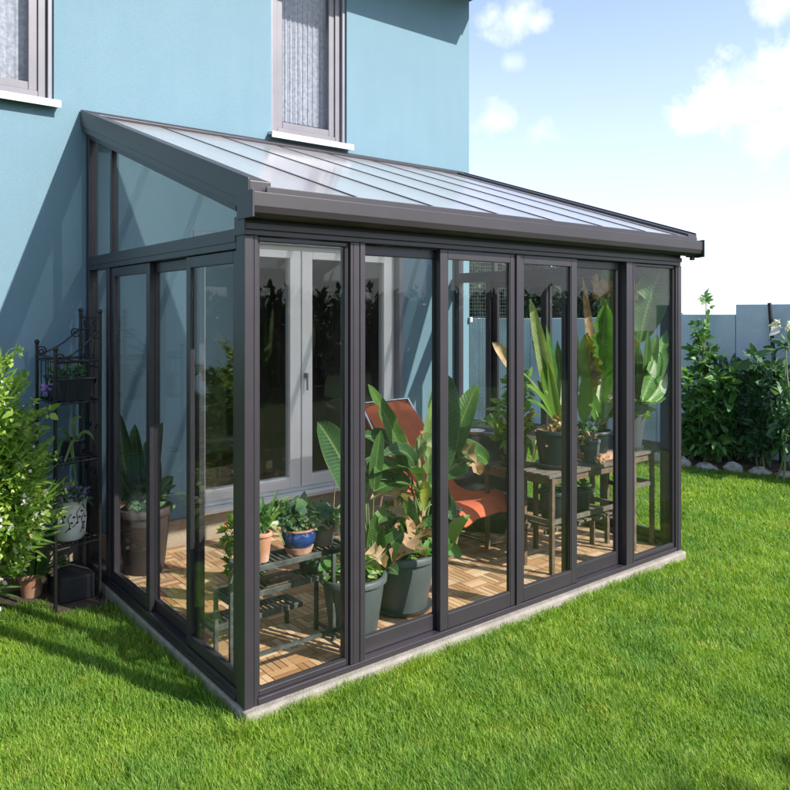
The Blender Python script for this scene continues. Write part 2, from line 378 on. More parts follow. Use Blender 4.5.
# leaf clouds, vectorised
def cloud_mesh(pts, dirs, size, aspect=.5, up_bias=.5, droop=.25, palm=1, rs=.35):
    """pts (n,3), dirs (n,3): one folded pointed leaf (or palm of several) at each point"""
    n = len(pts)
    if palm > 1:
        pts = np.repeat(pts, palm, 0); dirs = np.repeat(dirs, palm, 0)
        dirs = dirs + RNG.normal(0, .75, dirs.shape); n = len(pts)
    d = dirs / (np.linalg.norm(dirs, axis=1, keepdims=True) + 1e-9)
    up = np.tile(np.array([0, 0, 1.0]), (n, 1)) * up_bias + RNG.normal(0, .55, (n, 3))
    sd = np.cross(d, up); sd /= (np.linalg.norm(sd, axis=1, keepdims=True) + 1e-9)
    nn = np.cross(sd, d)
    L = size * np.exp(RNG.normal(0, rs, (n, 1))); W = L * aspect * RNG.uniform(.8, 1.2, (n, 1))
    a = pts; m1 = pts + d * L * .35 - nn * L * .02; m2 = pts + d * L * .7 - nn * L * droop * .4; tip = pts + d * L - nn * L * droop
    l1 = pts + d * L * .32 - sd * W * .5 + nn * W * .15; r1 = pts + d * L * .32 + sd * W * .5 + nn * W * .15
    l2 = pts + d * L * .68 - sd * W * .36 - nn * L * droop * .35; r2 = pts + d * L * .68 + sd * W * .36 - nn * L * droop * .35
    V = np.stack([a, l1, r1, m1, l2, r2, m2, tip], 1).reshape(-1, 3)
    tf = np.array([[0, 3, 1], [0, 2, 3], [4, 6, 7], [6, 5, 7]]); qf = np.array([[1, 3, 6, 4], [3, 2, 5, 6]])
    o = (np.arange(n) * 8)[:, None, None]
    return V, (tf[None] + o).reshape(-1, 3), (qf[None] + o).reshape(-1, 4)
def np_object(name, V, T, Q, mat, loc=(0, 0, 0)):
    me = bpy.data.meshes.new(name)
    V = V - np.array(loc)
    me.vertices.add(len(V)); me.vertices.foreach_set('co', V.astype(np.float32).ravel())
    nl = len(T) * 3 + len(Q) * 4
    me.loops.add(nl); me.loops.foreach_set('vertex_index', np.concatenate([T.ravel(), Q.ravel()]).astype(np.int32))
    me.polygons.add(len(T) + len(Q))
    st = np.concatenate([np.arange(len(T)) * 3, len(T) * 3 + np.arange(len(Q)) * 4]).astype(np.int32)
    me.polygons.foreach_set('loop_start', st)
    me.update(calc_edges=True); me.materials.append(mat)
    o = bpy.data.objects.new(name, me); COL.objects.link(o)
    return o
def foliage(name, lumps, n, size, mat, root, aspect=.5, shell=.55, palm=1, up_bias=.5, droop=.25, outward=1.0):
    """lumps: (cx,cy,cz,rx,ry,rz); leaves spread through the lumps, denser outside"""
    lumps = np.array(lumps, float); w = lumps[:, 3] * lumps[:, 4] * lumps[:, 5]; w = w ** .75; w /= w.sum()
    idx = RNG.choice(len(lumps), n, p=w)
    u = RNG.normal(0, 1, (n, 3)); u /= np.linalg.norm(u, axis=1, keepdims=True)
    r = shell + (1 - shell) * RNG.random((n, 1)) ** .6
    r *= 1 + .10 * np.sin(u[:, :1] * 9 + idx[:, None]) + .08 * np.sin(u[:, 2:] * 13 + idx[:, None] * 2)
    P = lumps[idx, :3] + u * r * lumps[idx, 3:]
    D = u * outward + RNG.normal(0, .55, (n, 3)) + np.array([0, 0, .25])
    V, T, Q = cloud_mesh(P, D, size, aspect, up_bias, droop, palm)
    off = np.array(root.location if root.parent is None else root.parent.location)
    o = np_object(name, V, T, Q, mat, off); o.parent = root
    return o
def random_lumps(c, rad, k, rr, seed=0):
    g = np.random.default_rng(seed); out = []
    for _ in range(k):
        u = g.normal(0, 1, 3); u /= np.linalg.norm(u); q = g.random() ** .5
        s = rr * g.uniform(.7, 1.25)
        out.append((c[0] + u[0] * rad[0] * q, c[1] + u[1] * rad[1] * q, c[2] + u[2] * rad[2] * q, s, s, s * .9))
    return out
def trunk(mb, base, top, r0, r1, bends=4, wob=.05, n=8, mi=0):
    a, b = Vector(base), Vector(top); pts = []; rs = []
    for i in range(bends + 1):
        t = i / bends; w = wob * math.sin(math.pi * t)
        pts.append(a.lerp(b, t) + Vector((random.uniform(-w, w), random.uniform(-w, w), 0))); rs.append(r0 + (r1 - r0) * t)
    mb.tube(pts, rs, n, mi); return pts

# ------------------------------------------------------------------ setting
LZ = -.075     # lawn level
W, D = 3.43, 2.3
g = MB(); g.box(-60, 60, -60, 60, LZ - .3, LZ); struct(g, 'lawn', M['turf'])
# flower bed soil
sb = MB()
ed = [(6.12, 4.6), (6.25, 3.2), (6.34, 2.3), (6.42, 1.7), (6.58, 1.2), (6.74, .75), (6.95, .2), (7.13, -.6)]
vs = []; fs = []
for i, (x, y) in enumerate(ed):
    vs += [(x + .02, y, LZ + .005), (x + .16, y, LZ + .07), (7.18, y, LZ + .09)]
for i in range(len(ed) - 1):
    fs += [(i * 3, i * 3 + 3, i * 3 + 4, i * 3 + 1), (i * 3 + 1, i * 3 + 4, i * 3 + 5, i * 3 + 2)]
sb.add(vs, fs); struct(sb, 'flower_bed', M['soil'])
# concrete plinth
c = MB(); c.box(-.012, W + .012, -.04, D - .003, LZ - .2, -.004); struct(c, 'concrete_plinth', M['concrete'], bevel=.012)
# patch of bare ground along the house wall, left of the conservatory
c = MB(); c.prism([(-.62, 1.9), (-.3, 1.55), (-.018, 1.62), (-.018, 2.29), (-1.2, 2.29)], 'z', LZ - .05, LZ + .012); struct(c, 'bare_soil_strip', M['soil'])
# deck floor of basket weave slats
fl = MB(); fl.box(.06, W - .06, .04, D - .03, -.0035, .004)
o = struct(fl, 'floor_base', M['seal'])
fl = MB(); cell = .15
nx, ny = int((W - .12) / cell), int((D - .07) / cell)
for i in range(nx + 1):
    for j in range(ny + 1):
        x0 = .062 + i * cell; y0 = .045 + j * cell; x1 = min(x0 + cell, W - .062); y1 = min(y0 + cell, D - .035)
        if x1 - x0 < .03 or y1 - y0 < .03: continue
        for k in range(4):
            dz = random.uniform(-.001, .001); q = .0022
            if (i + j) % 2:
                a = y0 + (y1 - y0) * k / 4; b = y0 + (y1 - y0) * (k + 1) / 4
                fl.box(x0 + q, x1 - q, a + q, b - q, .006, .016 + dz)
            else:
                a = x0 + (x1 - x0) * k / 4; b = x0 + (x1 - x0) * (k + 1) / 4
                fl.box(a + q, b - q, y0 + q, y1 - q, .006, .016 + dz)
struct(fl, 'wooden_tile_floor', M['slats'])
FZ = .016

# ------------------------------------------------------------------ house
HX = 3.566; HT = 4.76
house = thing('house', 'light blue rendered house wall rising behind the glass conservatory', 'house', (0, D, 0))
def wall_with_holes(x0, x1, z0, z1, holes, y0, y1):
    mb = MB(); xs = sorted({x0, x1, *[h[0] for h in holes], *[h[1] for h in holes]})
    for a, b in zip(xs[:-1], xs[1:]):
        cuts = sorted([(h[2], h[3]) for h in holes if h[0] <= a and h[1] >= b]); z = z0
        for (c0, c1) in cuts:
            if c0 > z: mb.box(a, b, y0, y1, z, c0)
            z = c1
        if z < z1: mb.box(a, b, y0, y1, z, z1)
    return mb
DOOR = (.754, 2.74, .2, 2.30); UW = (1.40, 2.125, 3.10, 4.70); LW = (-1.75, -.20, 3.06, 4.70)
mb = wall_with_holes(-7.5, HX, .2, HT, [DOOR, UW, LW], D, D + .32)
part(mb, 'wall', M['stucco'], house)
mb = MB(); mb.box(-7.5, .0, D - .004, D + .3, LZ - .2, .197); mb.box(0, HX + .004, D - .014, D + .3, LZ - .2, .197)
part(mb, 'wall_base', M['plinthwall'], house)
mb = MB(); mb.box(-7.5, -7.2, D + .32, 9, LZ, HT); mb.box(HX - .3, HX, D + .32, 9, LZ, HT); mb.box(-7.5, HX, 9, 9.3, LZ, HT)
part(mb, 'side_wall', M['stucco'], house)
mb = MB(); mb.box(-7.8, HX + .085, D - .62, 9.5, HT, HT + .14)
part(mb, 'eaves', M['roofdark'], house)
mb = MB(); mb.prism([(D - .66, HT + .145), (9.6, HT + .145), (5.9, HT + 2.0)], 'x', -7.85, HX + .18)
part(mb, 'roof', M['roofdark'], house)
# rooms
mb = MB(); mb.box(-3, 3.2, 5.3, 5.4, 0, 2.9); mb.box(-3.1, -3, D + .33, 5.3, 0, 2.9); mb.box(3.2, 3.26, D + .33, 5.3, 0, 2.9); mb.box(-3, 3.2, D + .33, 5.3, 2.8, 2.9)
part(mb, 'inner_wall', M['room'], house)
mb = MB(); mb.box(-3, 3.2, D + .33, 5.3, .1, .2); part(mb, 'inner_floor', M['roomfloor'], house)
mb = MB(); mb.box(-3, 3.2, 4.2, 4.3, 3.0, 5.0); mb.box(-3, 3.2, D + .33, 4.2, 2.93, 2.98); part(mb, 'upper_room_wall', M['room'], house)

def frame(mb, x0, x1, z0, z1, t, y0, y1, b=None):
    b = t if b is None else b
    mb.box(x0, x0 + t, y0, y1, z0, z1); mb.box(x1 - t, x1, y0, y1, z0, z1)
    mb.box(x0 + t, x1 - t, y0, y1, z1 - t, z1); mb.box(x0 + t, x1 - t, y0, y1, z0, z0 + b)
def window(x0, x1, z0, z1, lab, curtain):
    w = MB(); frame(w, x0 + .035, x1 - .035, z0 + .03, z1, .05, D + .05, D + .13)
    w = part(w, 'window', M['upvc'], house, bevel=.004, label=lab)
    q = MB(); frame(q, x0 + .085, x1 - .085, z0 + .08, z1 - .05, .055, D + .065, D + .12)
    q.v = [(a, b - 0, c) for a, b, c in q.v]; part2(q, 'frame', M['upvc'], w, .005)
    q = MB(); q.box(x0 + .138, x1 - .138, D + .088, D + .096, z0 + .134, z1 - .104); part2(q, 'pane', M['houseglass'], w)
    for gx in (x0, x1 - .032):
        q = MB(); q.box(gx, gx + .032, D + .02, D + .11, z0 + .03, z1); part2(q, 'shutter_guide', M['guide'], w, .003)
    q = MB(); q.prism([(D - .065, z0 - .012), (D + .10, z0 + .005), (D + .10, z0 + .028), (D - .065, z0 + .010), (D - .065, z0 + .0)], 'x', x0 - .028, x1 + .028)
    q.box(x0 - .028, x1 + .028, D - .068, D - .060, z0 - .035, z0 + .012); part2(q, 'sill', M['sill'], w)
    q = MB(); n = 90; vs = []
    for i in range(n + 1):
        x = x0 + .1 + (x1 - x0 - .2) * i / n; y = D + .17 + .006 * math.sin(i * .8) + .003 * math.sin(i * 2.3)
        vs += [(x, y, z0 + curtain), (x, y, z1)]
    q.add(vs, [(2 * i, 2 * i + 2, 2 * i + 3, 2 * i + 1) for i in range(n)]); o = part2(q, 'curtain', M['curtain'], w)
    return w
def part2(mb, name, mat, par, bevel=0, smooth=False):
    off = Vector(par.parent.location) + Vector(par.location)
    mb.v = [(v[0] - off.x, v[1] - off.y, v[2] - off.z) for v in mb.v]
    o = mb.build(name, mat, None, smooth, bevel); o.parent = par; return o
window(*UW, 'tall narrow upstairs window with pale net curtain', .17)
window(*LW, 'wide upstairs window at the top left corner', .10)
# french door, two leaves
x0, x1, z0, z1 = .805, 2.685, .235, 2.235
q = MB(); frame(q, x0, x1, z0, z1, .035, D + .06, D + .14)
fd = part(q, 'french_door', M['white'], house, bevel=.004, label='white double glazed patio door of two leaves')
for (a, b) in ((.842, 1.70), (1.712, 2.648)):
    q = MB(); ll = .03 if a < 1 else .10; rr = .10 if a < 1 else .09
    q.box(a, a + ll, D + .045, D + .125, z0 + .037, z1 - .037); q.box(b - rr, b, D + .045, D + .125, z0 + .037, z1 - .037)
    q.box(a + ll, b - rr, D + .045, D + .125, z1 - .1, z1 - .037); q.box(a + ll, b - rr, D + .045, D + .125, z0 + .037, z0 + .125)
    part2(q, 'door_leaf', M['white'], fd, .005)
    q = MB(); q.box(a + ll - .004, b - rr + .004, D + .08, D + .09, z0 + .12, z1 - .095); part2(q, 'pane', M['houseglass'], fd)
q = MB(); q.box(1.73, 1.75, D + .01, D + .043, 1.16, 1.20); q.tube([(1.74, D + .012, 1.18), (1.74, D + .008, 1.06)], .008); part2(q, 'handle', M['guide'], fd)
for ga, gb in ((.757, .802), (2.688, 2.737)):
    q = MB(); q.box(ga, gb, D - .012, D + .10, .20, 2.297); part2(q, 'shutter_guide', M['guide'], fd, .003)
q = MB(); q.box(.803, 2.687, D - .005, D + .13, 2.238, 2.297); part2(q, 'shutter_box', M['guide'], fd, .003)
q = MB(); q.box(.803, 2.687, D - .035, D + .14, .2, .232); part2(q, 'sill', M['white'], fd, .004)
q = MB(); q.box(HX - .012, HX + .022, D - .03, D - .002, 1.60, 1.65); part(q, 'cable_clip', M['sill'], house, bevel=.004)

# armchair silhouette inside the room
ch = thing('armchair', 'dark upholstered high-back chair inside the room behind the patio door', 'chair', (1.2, 3.1, .2))
q = MB(); q.box(.95, 1.5, 2.85, 3.4, .52, .66); part(q, 'seat', M['blind'], ch, bevel=.03)
q = MB(); q.hexa([(1.0, 2.9, .66), (1.0, 3.0, .66), (1.0, 3.4, .66), (.9, 3.38, .66)], [(.96, 2.9, 1.36), (1.02, 2.92, 1.36), (1.02, 3.36, 1.36), (.9, 3.36, 1.36)]); q.box(.92, 1.02, 2.86, 3.4, .66, 1.40); part(q, 'backrest', M['blind'], ch, bevel=.03)
for (a, b) in ((1.0, 2.9), (1.45, 2.9), (1.0, 3.35), (1.45, 3.35)):
    q = MB(); q.box(a - .02, a + .02, b - .02, b + .02, .2, .52); part(q, 'leg', M['blind'], ch)

# ------------------------------------------------------------------ conservatory
cons = thing('conservatory', 'glazed lean-to conservatory with dark grey frame and sliding doors against the blue house', 'conservatory', (0, 0, 0))
AL = M['alu']
def P(mb, name, mat=AL, par=cons, bevel=.003, label=None): return part(mb, name, mat, par, bevel=bevel, label=label)
ZT = 2.03   # header underside
def zr(y): return 2.205 + (y + .12) * .331       # roof sheet underside
# corner posts (profiled: two nested boxes)
for xc, s in ((0, 1), (W, -1)):
    q = MB(); q.box(xc, xc + s * .06, 0, .032, 0, ZT); q.box(xc, xc + s * .034, .0325, .085, 0, ZT); q.box(xc - s * .004, xc + s * .036, -.004, .036, 0.0, ZT - .002); q.box(xc + s * .042, xc + s * .047, -.003, .002, .0, ZT - .002)
    P(q, 'corner_post')
    q = MB(); q.box(xc, xc + s * .06, D - .065, D - .003, 0, 2.93); P(q, 'wall_post')
# gable frames at both ends
def lower_pane(q, x0, x1, y0, y1, z0, z1): q.box(x0, x1, y0, y1, z0, z1)
def side(xc, s, stack):
    a = lambda d0, d1: (xc + s * d0, xc + s * d1)
    # bottom rail / track
    q = MB(); q.box(*a(.0, .09), .087, D - .067, 0.0, .05); q.box(*a(-.006, .02), .087, D - .067, .0, .022); P(q, 'base_rail')
    # transom
    q = MB(); q.box(*a(0, .075), .087, D - .067, 1.975, 2.065); q.box(*a(-.004, .03), .087, D - .067, 2.005, 2.035); P(q, 'transom')
    # rake beam following the roof
    def rk(y, dz): return zr(y) + dz
    q = MB()
    x_0, x_1 = a(-.03, .07)
    pts = [(-.1, rk(-.1, -.10)), (D - .01, rk(D - .01, -.10)), (D - .01, rk(D - .01, .035)), (-.1, rk(-.1, .035))]
    q.prism(pts, 'x', min(x_0, x_1), max(x_0, x_1))
    x_0, x_1 = a(-.038, -.029)
    q.prism([(-.1, rk(-.1, -.06)), (D - .01, rk(D - .01, -.06)), (D - .01, rk(D - .01, .045)), (-.1, rk(-.1, .045))], 'x', min(x_0, x_1), max(x_0, x_1))
    x_0, x_1 = a(.0, .06)
    q.prism([(.087, rk(.087, -.135)), (D - .067, rk(D - .067, -.135)), (D - .067, rk(D - .067, -.102)), (.087, rk(.087, -.102))], 'x', min(x_0, x_1), max(x_0, x_1))
    P(q, 'rake_beam')
    # gable glazing above the transom with one mullion
    ym = 1.80
    q = MB(); q.box(*a(.005, .05), ym - .014, ym + .014, 2.067, rk(ym, -.14)); P(q, 'mullion')
    for (y0, y1) in ((.09, ym - .016), (ym + .016, D - .069)):
        q = MB(); x_0, x_1 = a(.022, .028)
        q.prism([(y0, 2.067), (y1, 2.067), (y1, rk(y1, -.137)), (y0, max(2.075, rk(y0, -.137)))], 'x', min(x_0, x_1), max(x_0, x_1)); P(q, 'gable_pane', M['glass'], bevel=0)
    # narrow fixed light beside the house
    q = MB(); q.box(*a(0, .07), 1.815, 1.875, .052, 1.973); P(q, 'post')
    q = MB(); q.box(*a(.03, .036), 1.877, D - .067, .052, 1.973); P(q, 'fixed_pane', M['glass'], bevel=0)
    # three sliding panels
    for (y0, y1, dep, t) in stack:
        q = MB(); x_0, x_1 = a(dep, dep + .03)
        zb, zt = .052, 1.972
        q.box(x_0, x_1, y0, y0 + t, zb, zt); q.box(x_0, x_1, y1 - t, y1, zb, zt); q.box(x_0, x_1, y0 + t, y1 - t, zb, zb + .055); q.box(x_0, x_1, y0 + t, y1 - t, zt - .055, zt)
        dr = P(q, 'sliding_door')
        q = MB(); x_0, x_1 = a(dep + .012, dep + .018); q.box(x_0, x_1, y0 + t, y1 - t, zb + .055, zt - .055); part2(q, 'pane', M['glass'], dr)
side(0, 1, [(1.155, 1.812, .012, .055), (.575, 1.225, .046, .06), (.088, .655, .012, .05)])
side(W, -1, [(1.155, 1.812, .012, .055), (.575, 1.225, .046, .06), (.088, .655, .012, .05)])
# front: header, base track
q = MB(); q.box(-.002, W + .002, .0, .10, ZT + .001, 2.115); q.box(0, W, -.012, -.001, 2.055, 2.085); P(q, 'header')
q = MB(); q.box(.061, W - .061, -.004, .10, 0.0, .028); P(q, 'base_rail')
# intermediate posts
q = MB(); q.box(.548, .60, -.003, .085, .03, ZT); q.box(.602, .632, -.006, .05, .03, ZT); q.box(.563, .567, -.006, .0, .03, ZT); P(q, 'post')
q = MB(); q.box(2.80, 2.86, -.003, .085, .03, ZT); q.box(2.765, 2.797, -.006, .05, .03, ZT); q.box(2.842, 2.846, -.006, .0, .03, ZT); P(q, 'post')
def fpanel(x0, x1, y0, tl, tr, tt, tb, name='sliding_door', zt=ZT - .002, zb=.03):
    q = MB(); y1 = y0 + .032
    q.box(x0, x0 + tl, y0, y1, zb, zt); q.box(x1 - tr, x1, y0, y1, zb, zt); q.box(x0 + tl, x1 - tr, y0, y1, zt - tt, zt); q.box(x0 + tl, x1 - tr, y0, y1, zb, zb + tb)
    d = P(q, name); q = MB(); q.box(x0 + tl, x1 - tr, y0 + .013, y0 + .019, zb + tb, zt - tt); part2(q, 'pane', M['glass'], d)
    q = MB()
    for (a, b) in ((x0 + tl, x0 + tl + .006), (x1 - tr - .006, x1 - tr)): q.box(a, b, y0 + .004, y0 + .013, zb + tb, zt - tt)
    q.box(x0 + tl + .006, x1 - tr - .006, y0 + .004, y0 + .013, zb + tb, zb + tb + .006); part2(q, 'seal', M['seal'], d)
    return d
fpanel(.0605, .547, .012, .012, .012, .02, .025, 'fixed_panel')
fpanel(2.862, W - .0605, .012, .012, .012, .02, .025, 'fixed_panel')
fpanel(.635, 1.19, .048, .02, .06, .05, .08)
d2 = fpanel(1.125, 1.715, .006, .055, .055, .05, .08)
fpanel(1.717, 2.262, .006, .055, .055, .05, .08)
fpanel(2.20, 2.763, .048, .055, .03, .05, .08)
q = MB(); q.box(1.700, 1.730, -.006, .004, .03, ZT - .003); P(q, 'door_seal')
# gutter / eave fascia
q = MB()
pr = [(-.002, 2.102), (-.085, 2.098), (-.122, 2.112), (-.132, 2.14), (-.132, 2.197), (-.118, 2.202), (-.112, 2.196), (-.112, 2.16), (-.01, 2.16), (-.002, 2.16)]
q.prism(pr, 'x', -.028, W + .065); P(q, 'gutter', M['gutter'], bevel=.002)
q = MB(); q.prism([(-.142, 2.09), (0.0, 2.09), (0.0, 2.205), (-.142, 2.205)], 'x', -.040, -.0285); P(q, 'gutter_end', M['alu'])
q = MB(); q.prism([(-.142, 2.09), (-.09, 2.085), (0.0, 2.095), (0.0, 2.205), (-.142, 2.21)], 'x', W + .0655, W + .075); P(q, 'gutter_end', M['alu'])
q = MB(); q.tube([(W + .05, -.06, 2.098), (W + .05, -.06, 2.07)], .018, 10); P(q, 'gutter_outlet', M['alu'])
q = MB(); q.prism([(0, 2.118), (.09, 2.118), (.09, 2.20), (0, 2.17)], 'x', .072, W - .072); P(q, 'eave_plate')
# roof sheets and rafters
seams = [.04 + .462 * i for i in range(8)] + [W + .0]
seams[7] = 3.2
for i, (a, b) in enumerate(zip(seams[:-1], seams[1:])):
    y0, y1 = -.115, D - .03
    q = MB(); q.prism([(y0, zr(y0)), (y1, zr(y1)), (y1, zr(y1) + .016), (y0, zr(y0) + .016)], 'x', a + .008, b - .008); P(q, 'roof_panel', M['roofglass'], bevel=0)
for x in seams[1:-1]:
    y0, y1 = -.118, D - .03
    q = MB(); q.prism([(y0, zr(y0) + .001), (y1, zr(y1) + .001), (y1, zr(y1) + .021), (y0, zr(y0) + .021)], 'x', x - .0075, x + .0075)
    q.prism([(.092, zr(.092) - .055), (y1, zr(y1) - .055), (y1, zr(y1) - .001), (.092, zr(.092) - .001)], 'x', x - .018, x + .018); P(q, 'rafter')
q = MB(); q.box(.036, W + .004, -.124, -.1185, 2.197, 2.224); P(q, 'eave_trim')
q = MB(); q.prism([(D - .055, 2.985), (D - .004, 3.0), (D - .004, 3.045), (D - .03, 3.045), (D - .06, 3.022)], 'x', -.035, W + .02); q.box(0.062, W - .062, D - .06, D - .004, 2.83, 2.93); P(q, 'wall_flashing')

# ------------------------------------------------------------------ pots and plants
def pot(root_or_new, c, r_top, r_bot, h, mat, rim=.012, rimh=.03, saucer=None, name='pot', foot=0, belly=0, square=False):
    """hollow pot as parts of root: shell, soil, saucer"""
    q = MB(); t = .008; zb = .02 if saucer else 0
    prof = [(1e-4, zb), (r_bot, zb)]
    for k in range(1, 7):
        u = k / 7; prof.append((r_bot + (r_top - r_bot) * u + belly * math.sin(math.pi * u), zb + (h - rimh) * u))
    prof += [(r_top - rim * .3, zb + h - rimh), (r_top + rim, zb + h - rimh + .004), (r_top + rim, zb + h - .004), (r_top + rim - .004, zb + h), (r_top - t, zb + h), (r_top - t * 1.5, zb + h - .05), (r_top - .03, zb + h - .06)]
    q.lathe(prof, c, 32); o = part(q, name, mat, root_or_new, smooth=True)
    q = MB(); sz = zb + h - .035
    n = 20; vs = [(c[0], c[1], c[2] + sz + .012)]
    for ring in (.5, .97):
        for j in range(n):
            a = 2 * math.pi * j / n; vs.append((c[0] + (r_top - t) * ring * math.cos(a), c[1] + (r_top - t) * ring * math.sin(a), c[2] + sz + random.uniform(-.006, .01)))
    fs = [(0, 1 + j, 1 + (j + 1) % n) for j in range(n)] + [(1 + j, 1 + n + j, 1 + n + (j + 1) % n, 1 + (j + 1) % n) for j in range(n)]
    q.add(vs, fs); part(q, 'soil', M['potsoil'], root_or_new)
    if saucer:
        q = MB(); rs = r_bot * 1.25
        q.lathe([(1e-4, 0), (rs * .85, 0), (rs, .03), (rs - .006, .03), (rs * .82, .014), (1e-4, .014)], c, 32); part(q, 'saucer', saucer, root_or_new, smooth=True)
    return o
WF = 1.25
def at_in(px, py, Y):
    p = at(px, py, Y)
    if p.x > 0 and Y < 2:
        if p.y < .075 or p.x > 3.36: p = at(px, py, .075)
        p.x = min(p.x, 3.375)
    return p
def leaves(root, lst, Y, name='foliage', mats=None):
    """lst: (base px, mid px, tip px, width, material key, dy tip, options)"""
    keys = []
    q = MB()
    for L in lst:
        b, m_, t, w, k, dy = L[:6]; opt = dict(L[6]) if len(L) > 6 else {}
        if w > .075 and 'jag' not in opt:
            opt.setdefault('seg', 18); opt.setdefault('split', .09); opt.setdefault('wave', .045); opt.setdefault('fold', .38); opt.setdefault('ex', random.uniform(.45, .62)); opt.setdefault('pw', random.uniform(.72, 1.0))
        if k not in keys: keys.append(k)
        q.leaf(at_in(*b, Y), at_in(*m_, Y + dy * .3), at_in(*t, Y + dy), w * WF, mi=keys.index(k), **opt)
    return part(q, name, [M[k] for k in keys], root, smooth=True)

# --- banana-like plant in the left grey tub
c1 = (.80, .33, FZ)
t = thing('potted_plant', 'left grey tub of the two on the floor, with a shrivelled brown leaf', 'potted plant', c1)
pot(t, c1, .165, .125, .30, M['greypot'], rim=.014, rimh=.035)
DJ = {'jag': .55, 'wave': .24, 'fold': .9, 'seg': 24}
leaves(t, [
    ((377, 580), (378, 545), (375, 514), .085, 'banana', -.03, {}),
    ((377, 575), (385, 545), (404, 532), .09, 'banana', -.06, {}),
    ((372, 580), (368, 560), (378, 560), .07, 'palelitleaf', -.08, {}),
    ((370, 585), (362, 555), (380, 572), .10, 'bananapale', -.09, {}),
    ((374, 560), (372, 545), (385, 568), .07, 'deadleaf', -.10, DJ),
    ((372, 570), (366, 488), (317, 421), .15, 'deepleaf', .06, {'petiole': .42, 'fold': .45}),
    ((370, 570), (350, 500), (345, 470), .08, 'banana', .1, {'petiole': .3}),
    ((368, 575), (350, 560), (335, 575), .08, 'banana', .0, {}),
    ((368, 575), (352, 545), (330, 548), .08, 'deepleaf', .05, {}),
    ((380, 575), (388, 560), (398, 575), .07, 'deepleaf', -.1, {}),
    ((372, 560), (372, 478), (381, 430), .06, 'banana', -.02, {'petiole': .45}),
], .30)
q = MB(); q.tube([at(372, 585, .32), at(368, 540, .33), at(366, 500, .34), at(372, 455, .34)], [.018, .016, .012, .008]); part(q, 'stem', M['stem'], t, smooth=True)
foliage('undergrowth', [(c1[0], c1[1], FZ + .33, .12, .12, .07)], 90, .06, M['gardenleaf'], t)
# --- banana-like plant in the right grey tub
c2 = (1.19, .40, FZ)
t = thing('potted_plant', 'right grey tub on the floor, its broad leaves reaching the orange chair, one leaf yellow', 'potted plant', c2)
pot(t, c2, .185, .14, .31, M['greypot'], rim=.016, rimh=.04, saucer=M['greypot'])
leaves(t, [
    ((418, 520), (408, 450), (368, 384), .085, 'banana', -.05, {'petiole': .35, 'fold': .35}),
    ((422, 520), (430, 455), (436, 392), .095, 'bananapale', -.05, {'petiole': .35, 'fold': .5}),
    ((424, 530), (444, 450), (444, 372), .17, 'deepleaf', .05, {'petiole': .3}),
    ((418, 480), (412, 440), (384, 455), .08, 'deepleaf', -.12, {'petiole': .2}),
    ((420, 490), (412, 452), (374, 474), .15, 'banana', -.12, {'petiole': .15, 'up': (0, -.3, 1)}),
    ((420, 500), (412, 470), (373, 492), .12, 'banana', -.10, {'petiole': .15, 'up': (0, -.5, 1)}),
    ((420, 500), (428, 470), (424, 512), .06, 'yellowleaf', -.12, {'petiole': .1}),
    ((422, 520), (445, 460), (477, 384), .13, 'banana', .02, {'petiole': .42, 'fold': .3}),
    ((422, 520), (448, 455), (470, 462), .13, 'banana', -.03, {'petiole': .4}),
    ((455, 462), (468, 445), (478, 474), .10, 'deadleaf', -.04, DJ),
    ((424, 560), (436, 520), (442, 478), .15, 'deepleaf', -.03, {}),
    ((420, 510), (398, 448), (352, 480), .12, 'deepleaf', -.02, {'petiole': .35}), ((420, 500), (455, 430), (488, 462), .12, 'banana', .04, {'petiole': .4}), ((418, 500), (402, 432), (362, 436), .09, 'deepleaf', .02, {'petiole': .4}),
    ((420, 520), (392, 500), (372, 528), .09, 'banana', -.08, {'petiole': .2}), ((424, 510), (446, 490), (452, 520), .09, 'deepleaf', -.08, {'petiole': .2}),
    ((420, 560), (408, 530), (402, 490), .11, 'banana', -.05, {}),
    ((422, 560), (398, 520), (386, 500), .12, 'deepleaf', .05, {}),
    ((440, 560), (446, 530), (470, 515), .075, 'limeleaf', -.03, {}),
    ((415, 545), (398, 535), (392, 566), .13, 'deadleaf', -.16, DJ),
    ((422, 540), (428, 515), (396, 560), .11, 'deadleaf', -.14, DJ),
    ((405, 500), (395, 488), (370, 500), .07, 'deadleaf', -.1, DJ),
    ((400, 510), (385, 500), (410, 520), .05, 'deadleaf', -.12, DJ),
    ((424, 540), (446, 545), (462, 556), .08, 'gardenleaf', -.05, {}),
    ((418, 460), (424, 425), (437, 450), .07, 'bananapale', -.1, {}),
    ((418, 530), (410, 500), (380, 520), .10, 'deepleaf', .1, {}),
    ((420, 500), (434, 475), (446, 492), .09, 'banana', -.08, {}),
], .38)
q = MB(); q.tube([(1.19, .40, .3), at(420, 530, .40), at(419, 480, .39), at(418, 440, .38)], [.024, .02, .016, .009]); q.tube([(1.24, .42, .3), at(436, 520, .42), at(444, 460, .42)], [.016, .014, .008]); part(q, 'stem', M['stem'], t, smooth=True)
foliage('undergrowth', [(1.20, .40, .36, .15, .14, .10), (1.28, .36, .42, .08, .08, .08), (1.12, .42, .42, .09, .09, .12)], 420, .05, M['gardenleaf'], t)

